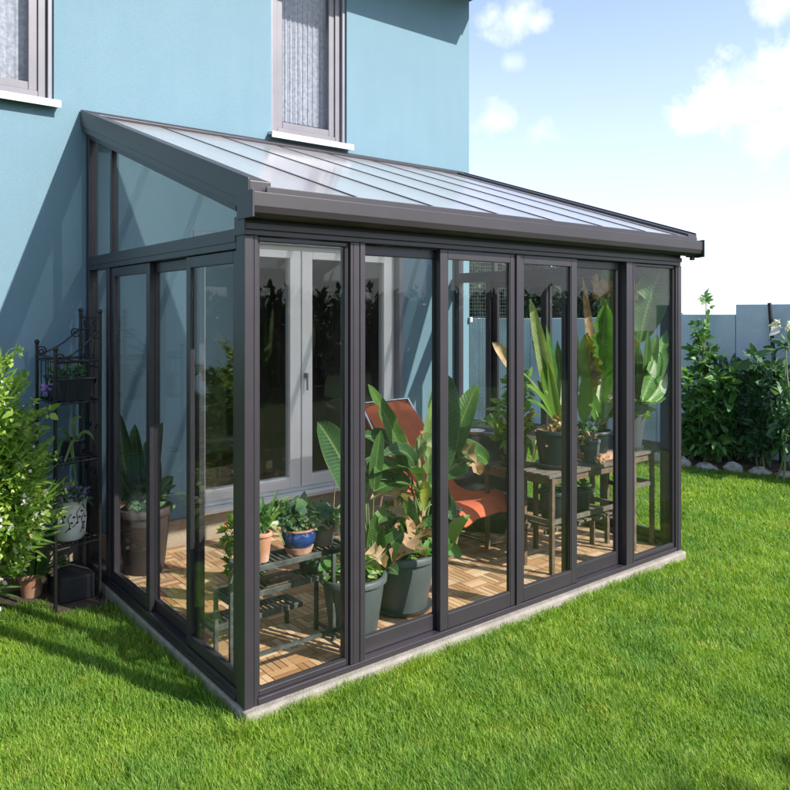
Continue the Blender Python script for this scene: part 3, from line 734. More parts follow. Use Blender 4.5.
# --- dark planter in the back left corner
c3 = (.26, 1.93, FZ)
t = thing('potted_plant', 'tall dark brown planter with upright dark leaves in the left corner of the conservatory', 'potted plant', c3)
pot(t, c3, .165, .125, .42, M['brownpot'], rim=.014, rimh=.05)
leaves(t, [
    ((136, 515), (122, 470), (119, 412), .11, 'deepleaf', .0), ((140, 515), (139, 470), (135, 424), .11, 'deepleaf', -.05),
    ((145, 515), (152, 470), (163, 422), .10, 'deepleaf', .0), ((148, 515), (158, 480), (158, 450), .08, 'deepleaf', .05),
    ((148, 515), (160, 490), (173, 476), .10, 'banana', -.03), ((142, 515), (128, 490), (118, 470), .10, 'deepleaf', -.1),
    ((142, 515), (148, 480), (147, 440), .09, 'deepleaf', .1), ((140, 515), (130, 480), (128, 440), .10, 'deepleaf', .1),
    ((150, 512), (166, 505), (176, 506), .06, 'gardenleaf', .0), ((134, 512), (126, 500), (120, 508), .05, 'deadleaf', -.1, DJ)], 1.93)
foliage('undergrowth', [(c3[0], c3[1], .47, .13, .13, .08)], 160, .05, M['darkgarden'], t)

# --- stepped plant stand of galvanised metal
st = thing('plant_stand', 'grey metal plant stand with three stepped shelves behind the front left glass', 'plant stand', (.36, .38, FZ))
tiers = [(.07, .66, .14, .30, .545), (.07, .66, .31, .47, .36), (.07, .58, .48, .64, .175)]
for (a, b, y0, y1, z) in tiers:
    q = MB(); frame_t = .018
    q.box(a, b, y0, y0 + frame_t, z - .026, z); q.box(a, b, y1 - frame_t, y1, z - .026, z); q.box(a, a + frame_t, y0 + frame_t, y1 - frame_t, z - .026, z); q.box(b - frame_t, b, y0 + frame_t, y1 - frame_t, z - .026, z)
    k = a + .03
    while k < b - .03: q.box(k, k + .012, y0 + frame_t, y1 - frame_t, z - .012, z - .004); k += .028
    part(q, 'shelf', M['galv'], st, bevel=.0015)
for (x, y, z) in ((.08, .15, .519), (.65, .15, .519), (.08, .295, .519), (.65, .295, .519), (.08, .46, .334), (.65, .46, .334), (.08, .63, .149), (.57, .63, .149)):
    q = MB(); q.box(x - .009, x + .009, y - .009, y + .009, FZ, z); part(q, 'leg', M['galv'], st)
q = MB(); q.box(.09, .64, .138, .152, .135, .152); q.box(.074, .086, .16, .62, .05, .065); q.box(.644, .656, .16, .45, .05, .065); part(q, 'brace', M['galv'], st)
# pots on the stand
z = .545
c = (.19, .20, z); t = thing('potted_plant', 'slim terracotta pot with long arching pale leaves, left on the top shelf', 'potted plant', c)
pot(t, c, .043, .030, .135, M['terra'], rim=.005, rimh=.02)
sp = []
for px, py, mx, my, wd, k in ((285, 545, 272, 515, .012, 'bananapale'), (330, 575, 290, 500, .014, 'bananapale'), (300, 562, 280, 505, .012, 'palelitleaf'), (259, 515, 262, 520, .012, 'limeleaf'), (290, 495, 275, 510, .014, 'limeleaf'), (262, 495, 264, 512, .014, 'gardenleaf'), (278, 490, 270, 510, .014, 'limeleaf'), (256, 505, 260, 515, .012, 'bananapale'), (272, 500, 268, 515, .015, 'gardenleaf'), (285, 508, 276, 512, .012, 'limeleaf'), (252, 500, 260, 505, .014, 'limeleaf')):
    sp.append(((266, 530), (mx, my), (px, py), wd, k, random.uniform(-.06, .02), {'seg': 12}))
leaves(t, sp, .2)
foliage('undergrowth', [(c[0] - .01, c[1] + .03, z + .19, .045, .045, .06)], 140, .035, M['gardenleaf'], t)
c = (.395, .215, z); t = thing('potted_plant', 'cobalt blue glazed pot on a terracotta saucer, middle of the top shelf', 'potted plant', c)
pot(t, c, .078, .058, .095, M['blueglaze'], rim=.006, rimh=.014, saucer=M['terra'], belly=.014)
q = MB(); q.lathe([(.077, .108), (.085, .110), (.086, .117), (.080, .118), (.07, .108)], c, 32); part(q, 'rim', M['terra'], t, smooth=True)
foliage('foliage', [(c[0] + .03, c[1], z + .17, .08, .07, .05), (c[0] - .06, c[1], z + .20, .055, .06, .05), (c[0] + .02, c[1], z + .145, .08, .08, .03)], 230, .042, M['bluegreen'], t, aspect=.8)
foliage('dead_leaves', [(c[0] + .03, c[1] - .03, z + .13, .06, .05, .022)], 60, .03, M['deadleaf'], t, aspect=.7)
c = (.545, .225, z); t = thing('potted_plant', 'dull grey-brown clay pot with straggly dry stems at the right of the top shelf', 'potted plant', c)
pot(t, c, .052, .042, .105, M['terradull'], rim=.005, rimh=.02)
foliage('foliage', [(c[0], c[1], z + .14, .06, .05, .04)], 110, .035, M['gardenleaf'], t)
sp = [((332, 515), (mx, my), (px, py), .010, k, -.02, {'seg': 10}) for px, py, mx, my, k in ((347, 538, 340, 505, 'bananapale'), (341, 545, 335, 505, 'palelitleaf'), (334, 486, 332, 500, 'drysub'), (324, 515, 326, 508, 'palelitleaf'), (347, 500, 340, 505, 'bananapale')) if k != 'drysub']
leaves(t, sp, .2, 'trailing_stems'); q = MB(); q.tube([at(333, 518, .22), at(334, 500, .22), at(335, 484, .21)], [.004, .003, .002], 5); part(q, 'stem', M['drystem'], t)
z = .36
c = (.19, .385, z); t = thing('potted_plant', 'dark pot on a terracotta saucer with small leaves on the middle shelf', 'potted plant', c)
pot(t, c, .07, .055, .07, M['darkpot'], rim=.005, rimh=.015, saucer=M['terra'])
foliage('foliage', [(c[0] + .05, c[1], z + .115, .09, .06, .035)], 260, .03, M['gardenleaf'], t)
q = MB(); q.box(.28, .47, .325, .455, z + .001, z + .014); q.box(.30, .45, .34, .355, z + .0145, z + .03); single(q, 'wooden_board', M['oldwood'], 'small orange-brown wooden board lying on the middle shelf', 'board', (.37, .39, z), bevel=.002)
c = (.56, .385, z); t = thing('potted_plant', 'leafy plant with drooping yellow-edged leaves at the right of the middle shelf', 'potted plant', c)
pot(t, c, .055, .042, .07, M['darkpot'], rim=.004, rimh=.015)
leaves(t, [((338, 572), (332, 560), (322, 585), .05, 'banana', -.08), ((340, 572), (345, 555), (348, 590), .045, 'limeleaf', -.08), ((338, 572), (325, 560), (315, 572), .05, 'gardenleaf', -.03), ((338, 572), (338, 560), (343, 605), .03, 'yellowleaf', -.1), ((338, 572), (345, 560), (355, 575), .05, 'banana', -.05)], .37)
foliage('undergrowth', [(c[0], c[1], z + .09, .05, .05, .03)], 60, .035, M['gardenleaf'], t)
c = (.15, .36, z + .001)
t = thing('potted_plant', 'small leafy plant with orange flowers seen just left of the corner post', 'potted plant', c)
pot(t, c, .034, .026, .06, M['darkpot'], rim=.003, rimh=.012)
q = MB(); q.tube([(.15, .36, .4), (.14, .37, .55), (.14, .37, .68)], [.004, .003, .002], 5); part(q, 'stem', M['stem'], t)
foliage('foliage', [(.13, .37, .50, .03, .03, .11), (.12, .38, .63, .045, .04, .06)], 260, .028, M['limeleaf'], t)
foliage('flowers', [(.11, .38, .64, .045, .04, .05)], 26, .022, M['petalorange'], t, aspect=.9)

# --- orange sling chair
oc = thing('lounge_chair', 'orange canvas sling lounge chair with chrome tube legs', 'chair', (2.05, 1.15, FZ))
def lerp(a, b, t): return a + (b - a) * t
# side profile (distance toward the garden, height): top of back to front edge
pro = [(0, 1.00), (.10, .93), (.26, .72), (.40, .50), (.52, .38), (.68, .36), (.84, .41), (.96, .44), (1.05, .40), (1.10, .33)]
A0 = Vector((2.10, 1.72, 0)); AX = Vector((.06, -.99, 0)).normalized(); SX = Vector((.99, .06, 0)).normalized()
q = MB(); nw = 12; vs = []
for i, (s, zz) in enumerate(pro):
    for j in range(nw + 1):
        u = j / nw - .5; wd = .50 if i < 8 else .5 + .06 * (i - 7)
        sag = -.035 * math.cos(math.pi * u) if 1 < i < 8 else 0
        edge = -.05 * (abs(u) * 2) ** 3 if i > 7 or i < 2 else 0
        p = A0 + AX * s + SX * (u * wd); vs.append((p.x, p.y, zz + sag + edge + .006 * math.sin(j * 1.7 + i)))
k = len(pro)
q.add(vs, [(i * (nw + 1) + j, i * (nw + 1) + j + 1, (i + 1) * (nw + 1) + j + 1, (i + 1) * (nw + 1) + j) for i in range(k - 1) for j in range(nw)])
o = part(q, 'sling', M['orange'], oc, smooth=True); so = o.modifiers.new('t', 'SOLIDIFY'); so.thickness = .006; sd_ = o.modifiers.new('s', 'SUBSURF'); sd_.levels = 1; sd_.render_levels = 1
# loose flap over the top of the back
q = MB(); vs = []
for i in range(6):
    for j in range(nw + 1):
        u = j / nw - .5; p = A0 + AX * (-.02 - .02 * i) + SX * (u * .50); vs.append((p.x, p.y, 1.005 - .055 * i - .02 * abs(math.sin(j * 1.1)) * i / 5))
q.add(vs, [(i * (nw + 1) + j, i * (nw + 1) + j + 1, (i + 1) * (nw + 1) + j + 1, (i + 1) * (nw + 1) + j) for i in range(5) for j in range(nw)])
o = part(q, 'cushion_flap', M['orange'], oc, smooth=True); so = o.modifiers.new('t', 'SOLIDIFY'); so.thickness = .006
for s in (-1, 1):
    q = MB(); pts = []
    def W3(a, b, z): p = A0 + AX * a + SX * (s * b); return (p.x, p.y, z)
    q.tube([W3(-.02, .25, 1.0), W3(.2, .25, .74), W3(.45, .25, .40), W3(.62, .26, .34), W3(.90, .26, .42), W3(1.05, .26, .40)], .011, 10)
    q.tube([W3(.95, .265, .42), W3(1.02, .265, .25), W3(.98, .265, .08), W3(.88, .265, FZ + .014), W3(.6, .265, FZ + .012), W3(.30, .265, FZ + .014), W3(.2, .265, .06), W3(.25, .265, .3), W3(.32, .265, .55)], .011, 10)
    part(q, 'leg', M['chrome'], oc, smooth=True)
q = MB(); q.tube([W3(.30, -.265, FZ + .014), W3(.30, .265, FZ + .014)], .010, 10); part(q, 'crossbar', M['chrome'], oc, smooth=True)
q = MB(); q.tube([W3(-.02, -.25, 1.0), W3(-.02, .25, 1.0)], .010, 10); part(q, 'crossbar', M['chrome'], oc, smooth=True)

# --- black covered table
bt = thing('covered_table', 'table under a black fabric cover reaching the floor behind the orange chair', 'table', (2.75, 1.25, FZ))
cx, cy = 2.72, 1.40; ca, sa = math.cos(R(-52)), math.sin(R(-52))
def rot(u, v): return (cx + ca * u - sa * v, cy + sa * u + ca * v)
q = MB(); rings = [(0, .75), (.97, .752), (1, .74), (1.01, .70), (1.015, .45), (1.03, .2), (1.05, FZ)]; n = 64; vs = []
for ri, (k_, z_) in enumerate(rings):
    for j in range(n):
        a = 2 * math.pi * j / n; cu, sv = math.cos(a), math.sin(a)
        p_ = 9; rr = 1 / (abs(cu) ** p_ + abs(sv) ** p_) ** (1 / p_)
        f = 0 if ri < 3 else .012 * math.sin(j * 1.3) * (ri - 2) / 3 + .008 * math.sin(j * .45 + 1)
        x_, y_ = rot(cu * rr * .40 * k_ + cu * f, sv * rr * .27 * k_ + sv * f); vs.append((x_, y_, z_))
q.add(vs, [(i * n + j, i * n + (j + 1) % n, (i + 1) * n + (j + 1) % n, (i + 1) * n + j) for i in range(len(rings) - 1) for j in range(n)])
part(q, 'fabric_cover', M['blackcloth'], bt, smooth=True)
for u, v in ((-.33, -.2), (.33, -.2), (-.33, .2), (.33, .2)):
    x_, y_ = rot(u, v); q = MB(); q.box(x_ - .02, x_ + .02, y_ - .02, y_ + .02, FZ, .73); part(q, 'leg', M['oldwood'], bt)
bc = at(475, 434, 1.22)
q = MB(); q.lathe([(1e-4, 0), (.035, 0), (.04, .006), (.075, .034), (.078, .034), (.074, .028), (.035, .010), (1e-4, .008)], (bc.x, bc.y, .753), 28)
single(q, 'bowl', M['ceramic'], 'shallow white bowl on the black covered table', 'bowl', (bc.x, bc.y, .753), smooth=True)

# --- wooden plant tables on the right
def wtable(name, label, xs, ys, zt, shelf=None, legw=.028, mat=M['oldwood'], topm=M['greywood'], lean=0, brace=None, thick=.022):
    t = thing(name, label, 'table', ((xs[0] + xs[1]) / 2, (ys[0] + ys[1]) / 2, FZ))
    q = MB(); k = ys[0]; n = 4; w = (ys[1] - ys[0]) / n
    for i in range(n): q.box(xs[0] - .02, xs[1] + .02, ys[0] + i * w + .004, ys[0] + (i + 1) * w - .004, zt - thick, zt + random.uniform(-.002, .002))
    part(q, 'tabletop', topm, t, bevel=.003)
    q = MB(); q.box(xs[0] + .0, xs[1], ys[0] + .02, ys[0] + .035, zt - .07, zt - thick - .002); q.box(xs[0], xs[1], ys[1] - .035, ys[1] - .02, zt - .07, zt - thick - .002)
    q.box(xs[0] + .0, xs[0] + .016, ys[0] + .037, ys[1] - .037, zt - .07, zt - thick - .002); q.box(xs[1] - .016, xs[1], ys[0] + .037, ys[1] - .037, zt - .07, zt - thick - .002); part(q, 'apron', mat, t, bevel=.002)
    for x in xs:
        for y in ys:
            sx = 1 if x == xs[0] else -1; sy = 1 if y == ys[0] else -1
            q = MB(); xa = x + sx * legw * .5; ya = y + sy * legw * .5
            q.hexa([(xa - .5 * legw - lean * sx, ya - .5 * legw, FZ), (xa + .5 * legw - lean * sx, ya - .5 * legw, FZ), (xa + .5 * legw - lean * sx, ya + .5 * legw, FZ), (xa - .5 * legw - lean * sx, ya + .5 * legw, FZ)],
                   [(xa - .5 * legw, ya - .5 * legw, zt - thick - .001), (xa + .5 * legw, ya - .5 * legw, zt - thick - .001), (xa + .5 * legw, ya + .5 * legw, zt - thick - .001), (xa - .5 * legw, ya + .5 * legw, zt - thick - .001)]); part(q, 'leg', mat, t, bevel=.002)
    if shelf:
        q = MB(); n = 9; x = xs[0] + legw; w = (xs[1] - xs[0] - 2 * legw) / n
        for i in range(n): q.box(x + i * w + .012, x + (i + 1) * w - .012, ys[0] + .0, ys[1], shelf, shelf + .014)
        q.box(xs[0] - .02, xs[1] + .02, ys[0] + .036, ys[0] + .056, shelf - .03, shelf - .001); q.box(xs[0] - .02, xs[1] + .02, ys[1] - .056, ys[1] - .036, shelf - .03, shelf - .001); part(q, 'shelf', topm, t, bevel=.002)
    if brace:
        q = MB()
        for x in xs: q.box(x + (.004 if x == xs[0] else -.024), x + (.024 if x == xs[0] else -.004), ys[0] + legw, ys[1] - legw, brace, brace + .03)
        q.box(xs[0] + legw, xs[1] - legw, ys[0] + .008, ys[0] + .028, brace, brace + .03); part(q, 'brace', topm, t, bevel=.002)
    return t
wtable('plant_table', 'low brown wooden table with a slatted lower shelf carrying most of the big-leaved pots', (2.26, 3.02), (.20, .46), .655, shelf=.30, brace=.33)
wtable('plant_stool', 'square wooden stool beside the right front corner of the conservatory', (3.085, 3.34), (.15, .40), .70, brace=.45)
# P1
c = (2.50, .36, .657); t = thing('potted_plant', 'slate grey pot of tall strap leaves with shrivelled brown leaves at their base', 'potted plant', c)
pot(t, c, .142, .115, .235, M['darkpot'], rim=.008, rimh=.03, saucer=M['midpot'])
leaves(t, [((560, 432), (566, 370), (570, 294), .055, 'palelitleaf', -.02, {'fold': .8}), ((559, 432), (547, 375), (530, 298), .08, 'bananapale', .02),
    ((560, 432), (552, 385), (532, 340), .07, 'banana', .05), ((560, 432), (535, 372), (513, 369), .012, 'bananapale', .0, {'seg': 14}), ((514, 371), (504, 352), (492, 342), .062, 'deadleaf', .0, {'fold': .5, 'wave': .06, 'up': (-.6, -.75, .1)}),
    ((560, 432), (568, 400), (567, 352), .085, 'limeleaf', -.04), ((558, 432), (545, 385), (520, 384), .03, 'limeleaf', -.05), ((562, 432), (575, 395), (574, 350), .07, 'banana', .05),
    ((560, 432), (548, 392), (540, 352), .06, 'limeleaf', .02), ((561, 432), (574, 385), (577, 330), .06, 'freshleaf', .03), ((560, 432), (545, 402), (526, 400), .045, 'freshleaf', -.05), ((561, 432), (572, 405), (584, 392), .045, 'limeleaf', -.05), ((560, 432), (556, 380), (546, 325), .05, 'freshleaf', .06),
    ((560, 432), (554, 400), (548, 362), .045, 'limeleaf', -.06), ((562, 432), (570, 395), (580, 365), .05, 'limeleaf', -.05), ((560, 432), (550, 400), (537, 380), .05, 'banana', .06), ((560, 432), (563, 395), (557, 340), .07, 'banana', .08)], .36)
q = MB(); q.tube([(c[0], c[1], .84), at(562, 425, .36), at(562, 405, .36)], [.035, .03, .018], 10); part(q, 'stem', M['drystem'], t, smooth=True)
foliage('dead_leaves', [(c[0], c[1] - .03, .90, .09, .08, .045), (c[0] + .01, c[1] - .03, .96, .045, .045, .05)], 130, .05, M['deadleaf'], t, aspect=.7)
# P2
c = (2.80, .30, .657); t = thing('potted_plant', 'slim purple-grey pot with one yellowing curled leaf at the middle of the wooden table', 'potted plant', c)
pot(t, c, .058, .045, .16, M['midpot'], rim=.005, rimh=.025)
leaves(t, [((582, 440), (585, 410), (586, 374), .085, 'limeleaf', -.05, {'petiole': .3}), ((586, 388), (580, 350), (588, 332), .06, 'bananapale', -.03), ((588, 392), (594, 365), (584, 335), .075, 'yellowleaf', -.05, DJ), ((590, 390), (592, 380), (590, 352), .06, 'deadleaf', -.06, DJ)], .3)
q = MB(); q.tube([(c[0], c[1], .78), at(583, 430, .3), at(588, 395, .3)], [.012, .010, .007], 8); part(q, 'stem', M['stem'], t, smooth=True)
foliage('dead_leaves', [(c[0] - .02, c[1] - .07, .69, .05, .03, .02), (c[0], c[1], .83, .04, .04, .02)], 40, .035, M['deadleaf'], t, aspect=.6)
# P3
c = (3.02, .42, .657); 
c = (2.96, .40, .70)
t0 = thing('wooden_board', 'thick reddish-brown board carrying the navy pot', 'board', (2.96, .34, .66)); q = MB(); q.box(2.84, 3.06, .26, .50, .6585, .698); part(q, 'plank', M['terra'], t0, bevel=.003)
t = thing('potted_plant', 'wide navy blue pot with one broad upright green leaf and taller leaves above', 'potted plant', c)
pot(t, c, .125, .095, .155, M['navypot'], rim=.008, rimh=.025)
leaves(t, [((601, 425), (600, 360), (606, 304), .14, 'freshleaf', -.10, {'petiole': .15}), ((602, 425), (614, 380), (617, 326), .07, 'palelitleaf', -.05), ((601, 420), (602, 390), (614, 362), .12, 'palelitleaf', -.08, {'fold': .5}),
    ((602, 420), (606, 330), (612, 246), .12, 'banana', .12, {'petiole': .35}), ((602, 420), (622, 330), (598, 292), .05, 'bananapale', .02, {'petiole': .6}), ((606, 296), (596, 280), (593, 300), .10, 'deadleaf', .0, DJ),
    ((600, 425), (590, 330), (583, 278), .05, 'drydead' if False else 'deadleaf', .08), ((600, 425), (592, 380), (596, 335), .10, 'freshleaf', .06), ((602, 425), (608, 400), (619, 385), .08, 'bananapale', -.05), ((600, 425), (593, 400), (586, 385), .07, 'freshleaf', -.02), ((603, 420), (614, 405), (620, 412), .06, 'limeleaf', -.06), ((601, 418), (612, 385), (616, 360), .05, 'limeleaf', -.05), ((600, 428), (588, 360), (590, 318), .10, 'banana', .1)], .38)
q = MB(); q.tube([(c[0], c[1], .83), at(600, 418, .38), at(602, 385, .38)], [.02, .018, .010], 8); part(q, 'stem', M['stem'], t, smooth=True)
foliage('undergrowth', [(c[0], c[1] + .04, .87, .10, .07, .05)], 60, .06, M['darkgarden'], t)
# P4
c = (3.225, .275, .702); t = thing('potted_plant', 'tapered mid grey pot with many green leaves, some coloured sunlit white, on the square stool', 'potted plant', c)
pot(t, c, .115, .075, .32, M['midpot'], rim=.010, rimh=.035, saucer=M['midpot'])
leaves(t, [((643, 400), (654, 375), (669, 330), .095, 'freshleaf', -.02), ((641, 400), (646, 370), (648, 330), .07, 'banana', .0), ((639, 400), (633, 350), (637, 282), .045, 'yellowleaf', -.02), ((643, 400), (652, 385), (655, 360), .045, 'palelitleaf', -.06),
    ((644, 402), (656, 392), (664, 364), .05, 'palelitleaf', -.06), ((645, 402), (664, 400), (672, 372), .045, 'palelitleaf', -.06), ((642, 400), (650, 395), (662, 402), .06, 'limeleaf', -.08), ((640, 400), (640, 385), (648, 398), .06, 'limeleaf', -.1),
    ((640, 400), (636, 380), (638, 345), .08, 'banana', .05), ((643, 400), (660, 370), (676, 345), .08, 'banana', .1), ((640, 405), (630, 330), (669, 258), .20, 'banana', -.1, {'petiole': .42, 'fold': .2}), ((641, 400), (650, 360), (657, 335), .08, 'banana', .03),
    ((642, 402), (656, 378), (660, 352), .08, 'freshleaf', .02), ((641, 402), (637, 378), (641, 352), .06, 'limeleaf', -.03), ((643, 404), (658, 392), (670, 388), .06, 'freshleaf', -.05),
    ((641, 400), (632, 370), (630, 350), .06, 'banana', -.03), ((642, 402), (655, 398), (668, 395), .07, 'banana', -.03), ((641, 402), (630, 392), (622, 398), .05, 'limeleaf', -.06)], .27)
foliage('undergrowth', [(c[0], c[1], .99, .09, .09, .04)], 70, .06, M['limeleaf'], t)
# bushy plant behind P1 and shelf items
wtable('plant_stool', 'dark low wooden stool behind the slate grey pot', (2.32, 2.62), (.62, .86), .62, mat=M['oldwood'], topm=M['oldwood'])
c = (2.50, .73, .622); t = thing('potted_plant', 'bushy small-leaved plant with orange blooms behind the strap-leaved plant', 'potted plant', c)
pot(t, c, .09, .07, .15, M['terradull'], rim=.006, rimh=.02)
foliage('foliage', [(c[0] - .02, c[1], .95, .13, .11, .16), (c[0] + .04, c[1], 1.15, .10, .09, .12), (c[0] - .05, c[1], .84, .12, .1, .07)], 420, .055, M['limeleaf'], t)
foliage('flowers', [(c[0] - .03, c[1] - .06, .90, .12, .06, .07)], 40, .035, M['petalorange'], t, aspect=.8)
c = (2.36, .68, .622); t = thing('potted_plant', 'small tuft of thin arching leaves in a pot left of the slate grey pot', 'potted plant', c)
pot(t, c, .045, .035, .08, M['darkpot'], rim=.004, rimh=.015)
leaves(t, [((533, 462), (533 + dx * .4, 430), (533 + dx, 440 + abs(dx) * .9), .012, k, random.uniform(-.08, .05)) for dx, k in ((-13, 'bananapale'), (-9, 'gardenleaf'), (-5, 'bananapale'), (2, 'gardenleaf'), (6, 'bananapale'), (10, 'deadleaf'), (13, 'gardenleaf'))], .68)
c = (2.44, .33, .315); t = thing('potted_plant', 'dark grey tub standing on the lower shelf of the wooden table', 'potted plant', c)
pot(t, c, .10, .075, .20, M['darkpot'], rim=.007, rimh=.03)
foliage('foliage', [(c[0], c[1], .54, .07, .07, .03)], 60, .04, M['gardenleaf'], t)
c = (2.74, .34, .315); t = thing('potted_plant', 'narrow dark pot on the lower shelf under the slim purple-grey pot', 'potted plant', c)
pot(t, c, .065, .05, .16, M['navypot'], rim=.005, rimh=.02)
foliage('foliage', [(c[0], c[1], .49, .05, .05, .03)], 50, .04, M['darkgarden'], t)

# ------------------------------------------------------------------ etagere outside
et = thing('etagere', 'black wrought iron stepped plant rack with scrolls against the blue wall', 'plant rack', (-.18, 2.0, LZ))
TB = (-.05, 1.83); TA = (-.05, 2.24); LB = (-.325, 1.755); LA = (-.325, 2.20)
IR = M['iron']
def post(p, z1):
    q = MB(); q.tube([(p[0], p[1], LZ), (p[0], p[1], z1)], .0105, 10); q.ball((p[0], p[1], z1 + .012), .016); q.ball((p[0], p[1], z1 - .02), .013, sq=(1, 1, .5)); part(q, 'post', IR, et, smooth=True)
post(TB, 1.69); post(TA, 1.70); post(LB, 1.47); post(LA, 1.50)
def spiral(c, r, turns, a0, ax, flip=1, n=26):
    out = []
    for i in range(n):
        u = i / (n - 1); a = a0 + flip * turns * 2 * math.pi * u; rr = r * (1 - .82 * u)
        v = Vector(ax) * math.cos(a) * rr; out.append(Vector(c) + v + Vector((0, 0, math.sin(a) * rr)))
    return out
q = MB()
for (pa, pb, zz) in ((TA, TB, 1.665), (TA, TB, 1.585), (LA, LB, 1.43), (LB, TB, 1.40), (LA, TA, 1.40), (TA, TB, 1.36)):
    q.tube([(*pa, zz), (*pb, zz)], .006, 6)
part(q, 'rail', IR, et)
for P0, P1, z0_, z1_ in ((TA, LA, 1.60, 1.43), (TB, LB, 1.60, 1.40)):
    q = MB(); a = Vector((*P0, z0_)); b = Vector((*P1, z1_)); ax = (Vector((*P1, 0)) - Vector((*P0, 0))).normalized()
    q.tube([a.lerp(b, i / 8) + Vector((0, 0, -.03 * math.sin(math.pi * i / 8))) for i in range(9)], .005, 6)
    q.tube(spiral(a + ax * .035 + Vector((0, 0, -.03)), .035, 1.6, math.pi, ax), .0045, 6); q.tube(spiral(b - ax * .03 + Vector((0, 0, .02)), .035, 1.6, 0, ax), .0045, 6)
    part(q, 'scrollwork', IR, et, smooth=True)
q = MB()
ax = (Vector((*TB, 0)) - Vector((*TA, 0))).normalized()
for zc in (1.62,):
    for k_ in (.1, .31): q.tube(spiral(Vector((*TA, zc)) + ax * k_, .033, 1.5, 0 if k_ < .2 else math.pi, ax, 1 if k_ < .2 else -1), .004, 6)
part(q, 'scrollwork', IR, et, smooth=True)
q = MB()
for k_ in (.1, .2, .3):
    p = Vector((*TA, 0)) + ax * k_; pts = [(p.x, p.y + .012 * math.sin(zz * 9 + k_ * 30), zz) for zz in np.linspace(.4, 1.58, 26)]; q.tube(pts, .0035, 5)
    for i in range(3, 24, 3):
        s_ = 1 if i % 2 else -1; v = Vector(pts[i]); q.leaf(v, v + Vector((0, .02 * s_, .03)), v + Vector((0, .05 * s_, .035)), .028, seg=4, up=(1, 0, 0))
part(q, 'vine_panel', IR, et)
for zz, lo in ((1.405, 1), (1.155, 1), (.80, 1), (.30, 1)):
    q = MB(); xa, xb = (-.325, -.05); ya, yb = 1.80, 2.22
    q.tube([(*LB, zz), (*LA, zz), (*TA, zz), (*TB, zz), (*LB, zz)], .007, 6)
    if zz > 1.3:
        q.tube([(-.19, 1.80, zz), (-.19, 2.22, zz)], .004, 5)
    else:
        for i in range(1, 12):
            u = i / 12; q.tube([(LB[0] + (TB[0] - LB[0]) * u, LB[1] + (TB[1] - LB[1]) * u, zz), (LA[0] + (TA[0] - LA[0]) * u, LA[1] + (TA[1] - LA[1]) * u, zz)], .0035, 5)
        for i in range(1, 5):
            u = i / 5; q.tube([(LB[0], lerp(LB[1], LA[1], u), zz + .006), (TB[0], lerp(TB[1], TA[1], u), zz + .006)], .0035, 5)
    part(q, 'shelf', IR, et)
q = MB()
for pa, pb in ((LB, LA), (LB, TB), (LA, TA)):
    for i in range(1, 4):
        u = i / 4; x_ = lerp(pa[0], pb[0], u); y_ = lerp(pa[1], pb[1], u); q.tube([(x_, y_, 1.16), (x_, y_, 1.40)], .0035, 5)
part(q, 'spindles', IR, et)
# planter box on it
t = thing('planter_box', 'black planter with a small purple flower on the rack shelf', 'planter', (-.19, 1.98, 1.165))
q = MB(); q.hexa([(-.28, 1.80, 1.165), (-.12, 1.80, 1.165), (-.12, 2.1, 1.165), (-.28, 2.1, 1.165)], [(-.30, 1.78, 1.29), (-.10, 1.78, 1.29), (-.10, 2.12, 1.29), (-.30, 2.12, 1.29)])
q.box(-.308, -.092, 1.772, 2.128, 1.291, 1.305); part(q, 'planter', M['navypot'], t, bevel=.004)
foliage('foliage', [(-.2, 1.95, 1.32, .09, .15, .03)], 120, .04, M['darkgarden'], t)
p = at(47, 388, 1.73)
foliage('flowers', [(p.x, p.y, p.z, .018, .018, .02)], 16, .028, M['petalpurple'], t, aspect=.8); q = MB(); q.tube([(-.27, 1.82, 1.29), (p.x + .02, p.y + .02, p.z + .05), (p.x, p.y, p.z)], .002, 4); part(q, 'stem', M['stem'], t)
c = (-.20, 1.93, .312); t = thing('potted_plant', 'white ceramic pot with black floral drawing and purple flowers on the lowest rack shelf', 'potted plant', c)
q = MB(); q.lathe([(1e-4, 0), (.075, 0), (.09, .03), (.097, .12), (.094, .19), (.10, .235), (.105, .24), (.098, .24), (.088, .2), (.05, .2), (1e-4, .2)], c, 32); part(q, 'pot', M['ceramic'], t, smooth=True)
q = MB()
def onpot(a, zz, r=.0985):
    a = R(a); return (c[0] + r * math.cos(a), c[1] + r * math.sin(a), c[2] + zz)
for s_ in ((-120, .06, 40), (-95, .09, 50), (-70, .05, 35), (-140, .1, 30)):
    q.tube([onpot(s_[0] + s_[2] * u * .6 + 8 * math.sin(u * 6), s_[1] + .11 * u) for u in np.linspace(0, 1, 12)], .0022, 5)
    for u in (.2, .5, .8): q.ball(onpot(s_[0] + s_[2] * u * .6 + 10, s_[1] + .11 * u, .097), .008, sq=(1, 1, .7))
part(q, 'floral_drawing', M['iron'], t)
foliage('foliage', [(c[0], c[1], .56, .10, .10, .05)], 160, .035, M['darkgarden'], t); foliage('flowers', [(c[0], c[1], .58, .10, .10, .04)], 60, .020, M['petalpurple'], t, aspect=.9)
c = (-.17, 2.0, .812); t = thing('potted_plant', 'small dark pot with long pale arching leaves on the third shelf of the black rack', 'potted plant', c)
pot(t, c, .07, .055, .10, M['darkpot'], rim=.005, rimh=.02)
leaves(t, [((75, 445), (70, 410), (82, 418), .022, 'bananapale', -.1), ((72, 445), (62, 415), (52, 440), .022, 'gardenleaf', -.12), ((74, 445), (78, 425), (62, 470), .02, 'bananapale', -.15), ((72, 448), (60, 425), (58, 460), .02, 'gardenleaf', -.15), ((74, 448), (84, 420), (94, 440), .02, 'gardenleaf', -.1), ((72, 448), (70, 430), (76, 480), .02, 'gardenleaf', -.15)], 1.98)
